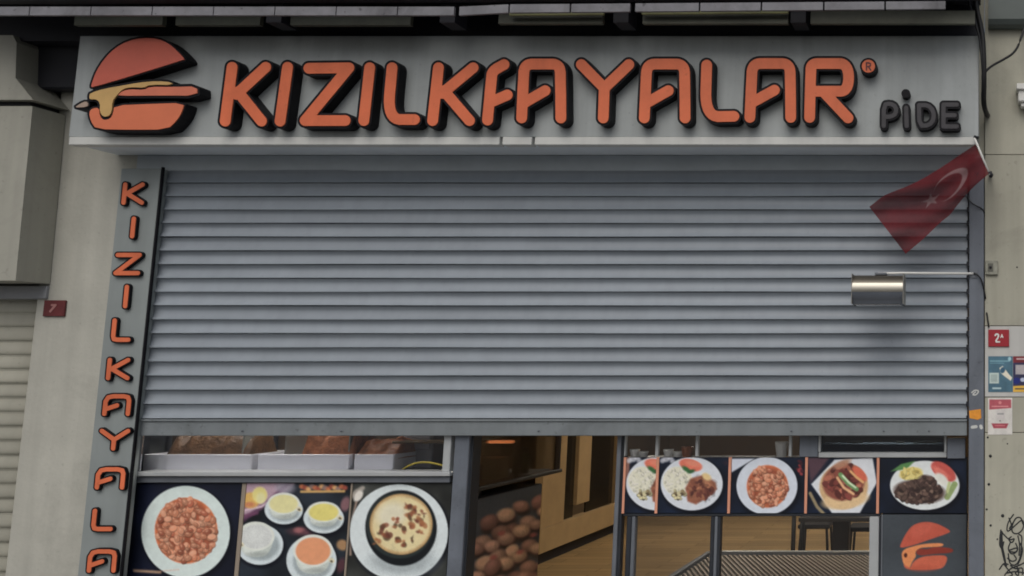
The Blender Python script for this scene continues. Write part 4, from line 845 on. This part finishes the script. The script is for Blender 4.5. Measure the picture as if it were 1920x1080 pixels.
# stools and table seen through the window
def stool(px, py, depth, h, label, w=0.36, back=True):
    X, Z = U(px, py, depth); X = float(X); t = thing('stool', (X, depth, 0.013), label, 'stool', 'dark stools inside the shop'); r = w / 2
    for sx in (-1, 1):
        for sy in (-1, 1): tube('leg', [(X + sx * r * .95, depth + sy * r * .95, 0.013), (X + sx * r * .8, depth + sy * r * .8, h)], 0.016, M_stool, t, 8)
    box('seat', X - r, X + r, depth - r, depth + r, h + .001, h + .05, M_stool, t, 0.012)
    if back:
        for sx in (-1, 1): tube('back_post', [(X + sx * r * .85, depth + r * .9, h + .05), (X + sx * r * .85, depth + r * 1.1, h + .48)], 0.014, M_stool, t, 8)
        box('backrest', X - r * .95, X + r * .95, depth + r * 1.02, depth + r * 1.02 + .03, h + .25, h + .48, M_stool, t, 0.008)
Xt = float(U(1578, 1005, 5.2)[0]); tbl = thing('small_table', (Xt, 5.2, 0.013), 'dark square table on the wooden floor behind the right window', 'table')
box('top', Xt - .42, Xt + .42, 4.85, 5.55, .70, .74, M_stool, tbl, 0.006); box('pedestal', Xt - .09, Xt + .09, 5.11, 5.29, .05, .699, M_stool, tbl, 0.01); box('foot', Xt - .28, Xt + .28, 4.95, 5.45, .013, .049, M_stool, tbl, 0.01)
stool(1625, 1005, 5.9, 0.46, 'dark stool beside the dark table behind the right window', .40, False); stool(1530, 1005, 6.1, 0.46, 'dark stool left of the dark table behind the right window', .38, False); stool(1496, 1005, 5.6, 0.72, 'tall narrow dark stool in the middle of the right window', .12, False)
tb = thing('ribbed_counter', (-1.4, 1.4, 0.013), 'low counter with a ribbed brown top behind the right window', 'counter')
TZ = 0.80; tyb = float(-6 + (CAM.z - TZ) * F / (1030 - 700) ) ; txl = float(U(1331, 1030, tyb)[0]); txr = float(U(1680, 1030, tyb)[0])
box('top', txl, txr, 0.45, tyb, TZ - .04, TZ, M_rib, tb, 0.004)
box('rear_rail', txl, txr, tyb + .001, tyb + .05, TZ - .05, TZ + .035, M_framel, tb, 0.004)
box('left_rail', txl - .04, txl - .001, 0.45, tyb + .05, TZ - .05, TZ + .03, M_frame, tb, 0.004)
rv, rf = [], []; ya, yb2 = 0.5, tyb - .02
def hexa(q):
    k = len(rv); rv.extend([(a, b, TZ + .001) for a, b in q] + [(a, b, TZ + .012) for a, b in q]); rf.extend([(k, k + 1, k + 2, k + 3), (k + 4, k + 5, k + 6, k + 7)] + [(k + j, k + (j + 1) % 4, k + (j + 1) % 4 + 4, k + j + 4) for j in range(4)])
xr, SK = txl + .01, 0.45
while xr < txr + (yb2 - ya) * SK:                                # diagonal ribs, clipped to the counter top
    y0 = ya + max(0, (xr - txr + .02)) / SK; y1 = min(yb2, ya + (xr - txl - .01) / SK)
    if y1 - y0 > .03: hexa([(xr - (y0 - ya) * SK, y0), (xr + .017 - (y0 - ya) * SK, y0), (xr + .017 - (y1 - ya) * SK, y1), (xr - (y1 - ya) * SK, y1)])
    xr += .040
tag(mesh('ribs', rv, rf, pmat('rib_light', (0.34, 0.29, 0.24), .5), tb), kind='stuff')
for x in (txl + .04, txr - .04):
    for y in (0.55, tyb - .08): tube('leg', [(x, y, 0.013), (x, y, TZ - .041)], 0.02, M_frame, tb, 8)

# ------------------------------------------------------------------ glazed shop front on the right
YF = 0.10
gf = thing('glazed_front', W(1480, 1100, YF), 'grey framed shop window right of the doorway', 'window')
def vbar(name, a, c, b, d, yf, yb, mat, k=0.003): return pbox(name, a, b, c, d, yf, yb, mat, gf, k)
def fullbar(name, a, c, yf, yb, mat):
    x0, x1 = U(a, 940, yf)[0], U(c, 940, yf)[0]; return box(name, x0, x1, yf, yb, 0.02, 2.7, mat, gf, 0.003)
fullbar('mullion', 1152, 1160, YF - .02, YF + .06, M_frame); fullbar('mullion', 1160.6, 1167, YF - .005, YF + .05, M_dframe)
x0, x1, _, _ = rect(1168, 800, 1648, 857, YF)
for a in (1168, 1229, 1304, 1479): vbar('glazing_bar', a, a + 5.5, 800, 856, YF - .004, YF + .03, M_framel)
vbar('pane', 1168, 1498, 800, 856.5, YF + .012, YF + .016, M_glass, 0)
vbar('blank_panel', 1499, 1534, 800, 857, YF - .012, YF + .04, M_guide); vbar('blank_panel', 1776, 1810, 822, 860, YF - .03, YF + .04, M_guide)
vbar('vent_frame', 1534.5, 1775, 848.5, 858, YF - .02, YF + .05, M_framel); vbar('vent_frame', 1534.5, 1539, 800, 848, YF - .018, YF + .05, M_framel); vbar('vent_frame', 1770.5, 1775, 800, 848, YF - .018, YF + .05, M_framel)
vbar('pane', 1539.5, 1770, 800, 848, YF + .02, YF + .024, glass_mat('dark_glass', (.35, .42, .5), .10), 0)
vbar('transom', 1168, 1651, 963, 968, YF - .002, YF + .05, M_dframe)
for a, c, mt in ((1168, 1177, M_dframe), (1177.5, 1184, M_frame), (1327, 1334, M_dframe), (1334.5, 1340.5, M_frame), (1341, 1346, M_dframe), (1628, 1646, M_framel), (1646.5, 1651, M_dframe)): vbar('mullion', a, c, 968.5, 1320, YF, YF + .05, mt)
vbar('pane', 1184.5, 1326.5, 968.5, 1320, YF + .02, YF + .026, M_glass, 0); vbar('pane', 1346.5, 1627.5, 968.5, 1320, YF + .02, YF + .026, M_glass, 0)
# back boards behind the pictures
vbar('picture_board', 1166, 1814, 857.5, 962.5, YF + .004, YF + .03, M_dframe); vbar('base_board', 1651.5, 1814, 963, 1320, YF + .004, YF + .04, M_dframe)
YQ = YF - 0.006
BG = (12, 20, 36)
def salt(p, ox):
    for dx, dy, r in ((0, -2, 7), (8, -5, 6), (-7, 2, 5), (12, 3, 5)): p.ell(ox + dx, 862 + dy, r, r * .9, (170, 172, 180), 0, 4, .8)
def rice_plate(p, cx):
    plate(p, cx, 907, 58, 50, (182, 188, 196)); p.ell(cx - 26, 902, 28, 27, (182, 180, 160), .3, 4); p.scatter(cx - 26, 902, 26, 25, 110, 1.3, [(192, 190, 174), (174, 172, 152), (200, 197, 184)], 1.7, .88, 5)
    p.ell(cx - 2, 872, 22, 11, (196, 92, 70), .25, 2.5); p.ell(cx + 2, 869, 14, 5, (210, 118, 92), .25, 4); p.ell(cx - 10, 880, 9, 4, (42, 92, 48), .6, 3); p.ell(cx - 1, 884, 7, 3.5, (38, 80, 42), -.3, 3)
    p.poly([(cx - 12, 915), (cx - 2, 897), (cx + 22, 890), (cx + 44, 905), (cx + 47, 917), (cx + 33, 930), (cx + 8, 946), (cx - 8, 940)], (132, 74, 54), 4); p.blot(7, .35, 8, p.inside(cx + 18, 917, 34, 28, 6))
    p.ell(cx + 20, 918, 26, 17, (112, 62, 46), -.5, 8); p.ell(cx + 26, 908, 14, 8, (150, 96, 66), .4, 7); p.ell(cx + 8, 932, 12, 8, (128, 76, 54), -.5, 6); p.ell(cx + 34, 920, 9, 7, (84, 42, 36), .3, 5); p.scatter(cx + 16, 918, 24, 18, 34, 2.0, [(92, 46, 38), (140, 86, 60), (76, 38, 34)], 1.9, .8, 3); p.scatter(cx - 24, 926, 12, 9, 26, 2.6, [(74, 62, 46), (120, 104, 72), (168, 160, 120)], 1.3, .6, 6)
    p.ell(cx + 28, 894, 9, 6, (196, 168, 110), .6, 4)
def p_r1(p): p.blot(30, .4, 1); p.seg([(1176, 862), (1174, 895)], 5, (190, 120, 95), 4, .6); salt(p, 1187); rice_plate(p, 1232)
def p_r2(p): p.blot(30, .4, 2); salt(p, 1249); rice_plate(p, 1297); p.ell(1362, 868, 6, 4, (50, 30, 40), 0, 4, .6)
def p_r3(p): p.blot(30, .4, 3); p.poly([(1371, 860), (1415, 860), (1371, 886)], (175, 182, 196), 3); plate(p, 1438, 911, 57, 54, (180, 188, 200)); beans(p, 1439, 912, 39, 40, 170, 3.3, 33); p.scatter(1500, 875, 8, 14, 10, 2.5, [(120, 40, 44), (60, 24, 34)], 1.2, .6, 3)
def p_r4(p):
    p.blot(30, .4, 4); p.poly([(1513, 858), (1556, 858), (1520, 905)], (70, 48, 58), 6); p.seg([(1519, 925), (1532, 950), (1545, 964)], 3, (150, 130, 90), 3, .8)
    p.poly([(1521, 908), (1565, 862), (1636, 858), (1644, 905), (1612, 962), (1560, 962)], (180, 184, 190), 3)
    p.ell(1582, 912, 46, 43, (176, 140, 96), -.3, 4); p.ell(1585, 938, 44, 16, (190, 158, 112), -.15, 5, .9); p.ell(1582, 904, 40, 34, (120, 60, 48), -.3, 5)
    p.scatter(1582, 903, 36, 30, 70, 4.2, [(132, 62, 54), (108, 48, 42), (150, 82, 62), (90, 40, 36)], 1.8, .6, 12)
    p.ell(1612, 888, 18, 8, (188, 82, 58), .8, 3); p.seg([(1576, 890), (1590, 906), (1606, 917)], 4.2, (86, 128, 74), 2.5); p.seg([(1580, 892), (1592, 905), (1604, 914)], 1.6, (190, 205, 170), 2.5); p.seg([(1570, 896), (1582, 914), (1600, 926)], 2.4, (200, 150, 104), 2.5); p.seg([(1595, 884), (1606, 895), (1618, 904)], 2.2, (205, 150, 90), 2.5)
    p.ell(1578, 870, 18, 6, (150, 105, 80), -.4, 4, .9)
def p_r5(p):
    p.blot(40, .4, 5); plate(p, 1734, 910, 65, 46, (194, 200, 200)); p.poly([(1670, 884), (1690, 870), (1716, 864), (1700, 880)], (70, 118, 62), 3)
    p.ell(1708, 888, 22, 12, (196, 178, 96), -.15, 3); p.scatter(1708, 888, 19, 9, 40, 2.3, [(206, 190, 110), (180, 158, 78)], 2.4, .75, 3); p.ell(1769, 884, 27, 14, (176, 66, 58), .62, 2.5); p.ell(1764, 886, 18, 6, (198, 96, 82), .62, 4); p.ell(1765, 899, 15, 9, (206, 206, 196), .7, 4)
    p.seg([(1790, 908), (1782, 922), (1776, 932)], 5.5, (120, 140, 84), 2.5); p.seg([(1780, 906), (1776, 922)], 3, (158, 168, 112), 2.5)
    p.ell(1724, 922, 48, 22, (70, 52, 46), .08, 5); p.ell(1738, 903, 16, 12, (74, 54, 48), .2, 5); p.scatter(1723, 922, 44, 20, 190, 3.2, [(82, 62, 54), (62, 44, 40), (104, 82, 70), (50, 36, 34)], 1.7, .55, 14); p.scatter(1738, 905, 15, 12, 40, 3.0, [(86, 64, 56), (60, 44, 40)], 1.6, .55, 15)
for nm, a, c, fn, lb in (('rice_picture', 1168, 1229, p_r1, 'narrow cropped rice plate picture at the left end of the picture strip'), ('rice_picture', 1234, 1364.5, p_r2, 'rice and meat plate picture, full width, left of the bean picture'),
      ('bean_picture', 1371, 1508.5, p_r3, 'white plate of beans picture in the strip right of the doorway'), ('meat_picture', 1514, 1643, p_r4, 'grilled meat on bread picture with green pepper in the strip'), ('kebab_picture', 1650, 1811, p_r5, 'dark chopped meat plate picture at the right end of the strip')):
    t = thing(nm, W((a + c) / 2, 962, YQ), lb, 'picture', 'food pictures on the shop front strip')
    flat_print('print', a, 858, c, 962, YQ, fn, BG, t, 1.2)
for a, lb in ((1168.0, 'leftmost'), (1229, 'second'), (1364.8, 'third'), (1508.8, 'fourth'), (1643.4, 'rightmost')):
    t = pbox('divider_strip', a + (0 if a > 1200 else -.5), 857.5, a + (5 if a > 1200 else 4), 963, YQ - .006, YQ - .0008 if a < 1200 else YQ + .008, pmat('peach_strip', (0.72, 0.33, 0.22), .4), None, 0.001); tag(t, lb + ' orange strip from the left between the food pictures', 'strip', 'orange strips between the food pictures')
lp = thing('burger_panel', W(1730, 1100, YQ), 'dark panel with a printed burger under the chopped meat picture', 'poster')
def p_burger(p):
    p.blot(60, .12, 2); q = lambda pts: [(1560 + a / 3.6, 780 + b / 3.6) for a, b in pts]
    s = lambda pts: chaikin(q(pts), 2, True)
    p.poly(s([(455, 895), (465, 860), (500, 790), (545, 735), (620, 712), (700, 722), (760, 750), (800, 775), (790, 790), (640, 840), (560, 870)]), (168, 66, 48), 2.2); p.poly(s([(520, 780), (560, 740), (640, 722), (700, 730), (650, 790), (560, 830)]), (178, 76, 58), 8, .6)
    p.poly(s([(468, 905), (560, 875), (640, 860), (755, 857), (748, 882), (660, 885), (590, 890), (560, 920), (570, 945), (540, 985), (525, 1030), (495, 1020), (475, 980)]), (196, 112, 62), 2.2); p.poly(s([(560, 920), (590, 893), (640, 900), (680, 885), (740, 884), (820, 895), (815, 925), (700, 930), (590, 945)]), (120, 40, 30), 2.2)
    p.poly(s([(530, 1030), (545, 985), (600, 950), (690, 940), (782, 940), (770, 1000), (735, 1035), (600, 1040), (500, 1036), (480, 1000), (500, 1010)]), (176, 76, 52), 2.2); p.ell(1560 + 497 / 3.6, 780 + 940 / 3.6, 3.2, 4.2, (66, 28, 22), 0, 2); p.ell(1730, 1066, 24, 6, (160, 62, 42), 0, 6, .5)
flat_print('print', 1655, 965, 1811, 1110, YQ, p_burger, (52, 58, 64), lp, 1.2); 
pbox('edge_strip', 1651.8, 965, 1654.6, 1110, YQ - .004, YQ + .006, M_frame, lp, 0.001)
vu = thing('pane_reflection', W(1655, 850, YF + .06), 'navy block with brass strips added as reflection and glints behind the small dark pane', 'reflection')  # added block; its colours stand for the pane's navy reflection and yellow glints
pbox('body', 1541, 833, 1769, 849, YF + .07, YF + .25, pmat('navy_reflection', (0.05, 0.075, 0.14), .35, 0, .3, 6), vu, 0.004)
for a_, c_ in ((1588, 1617), (1680, 1696), (1712, 1756)): pbox('glint_strip', a_, 827, c_, 831, YF + .05, YF + .07, pmat('brass_glint', (0.55, 0.40, 0.20), .3, .6), vu, 0.002)  # brass strips stand for the yellow glints in the pane
# cups standing on a ledge just inside the upper panes
lg = pbox('inner_ledge', 1172, 860, 1496, 864, YF + .06, YF + .30, M_frame, None, 0.002); tag(lg, 'grey ledge just inside the upper panes behind the food pictures', 'ledge')
def cup_at(px, py, y, r, h, label, mat=M_white, k=10):
    X, Z = U(px, py, y); zl = W(1300, 860, YF + .06).z + .001; vs, fs = [], []
    pf_ = [(0, 0), (r * .6, 0), (r * .7, h * .05), (r * .95, h * .8), (r, h), (r * .93, h), (r * .6, h * .1), (0, h * .08)]
    for rr, zz_ in pf_:
        for j in range(k): w = 2 * math.pi * j / k; vs.append((float(X) + rr * math.cos(w), y + rr * math.sin(w), zl + zz_))
    for i in range(len(pf_) - 1):
        for j in range(k): fs.append((i * k + j, i * k + (j + 1) % k, (i + 1) * k + (j + 1) % k, (i + 1) * k + j))
    return tag(mesh('cup', vs, fs, mat, None, True), label, 'cup', 'cups inside the upper panes')
cup_at(1190, 855, YF + .075, .033, .055, 'white cup leftmost on the ledge inside the upper panes'); cup_at(1206, 855, YF + .10, .033, .04, 'white low cup second from left on the ledge'); cup_at(1253, 855, YF + .075, .033, .055, 'white cup right of the second glazing bar'); cup_at(1270, 855, YF + .10, .033, .04, 'white low cup beside the orange pot')
cup_at(1288, 855, YF + .11, .038, .07, 'orange pot on the ledge behind the upper panes', M_food_o); cup_at(1465, 855, YF + .10, .042, .10, 'white tall cup at the right end of the ledge')
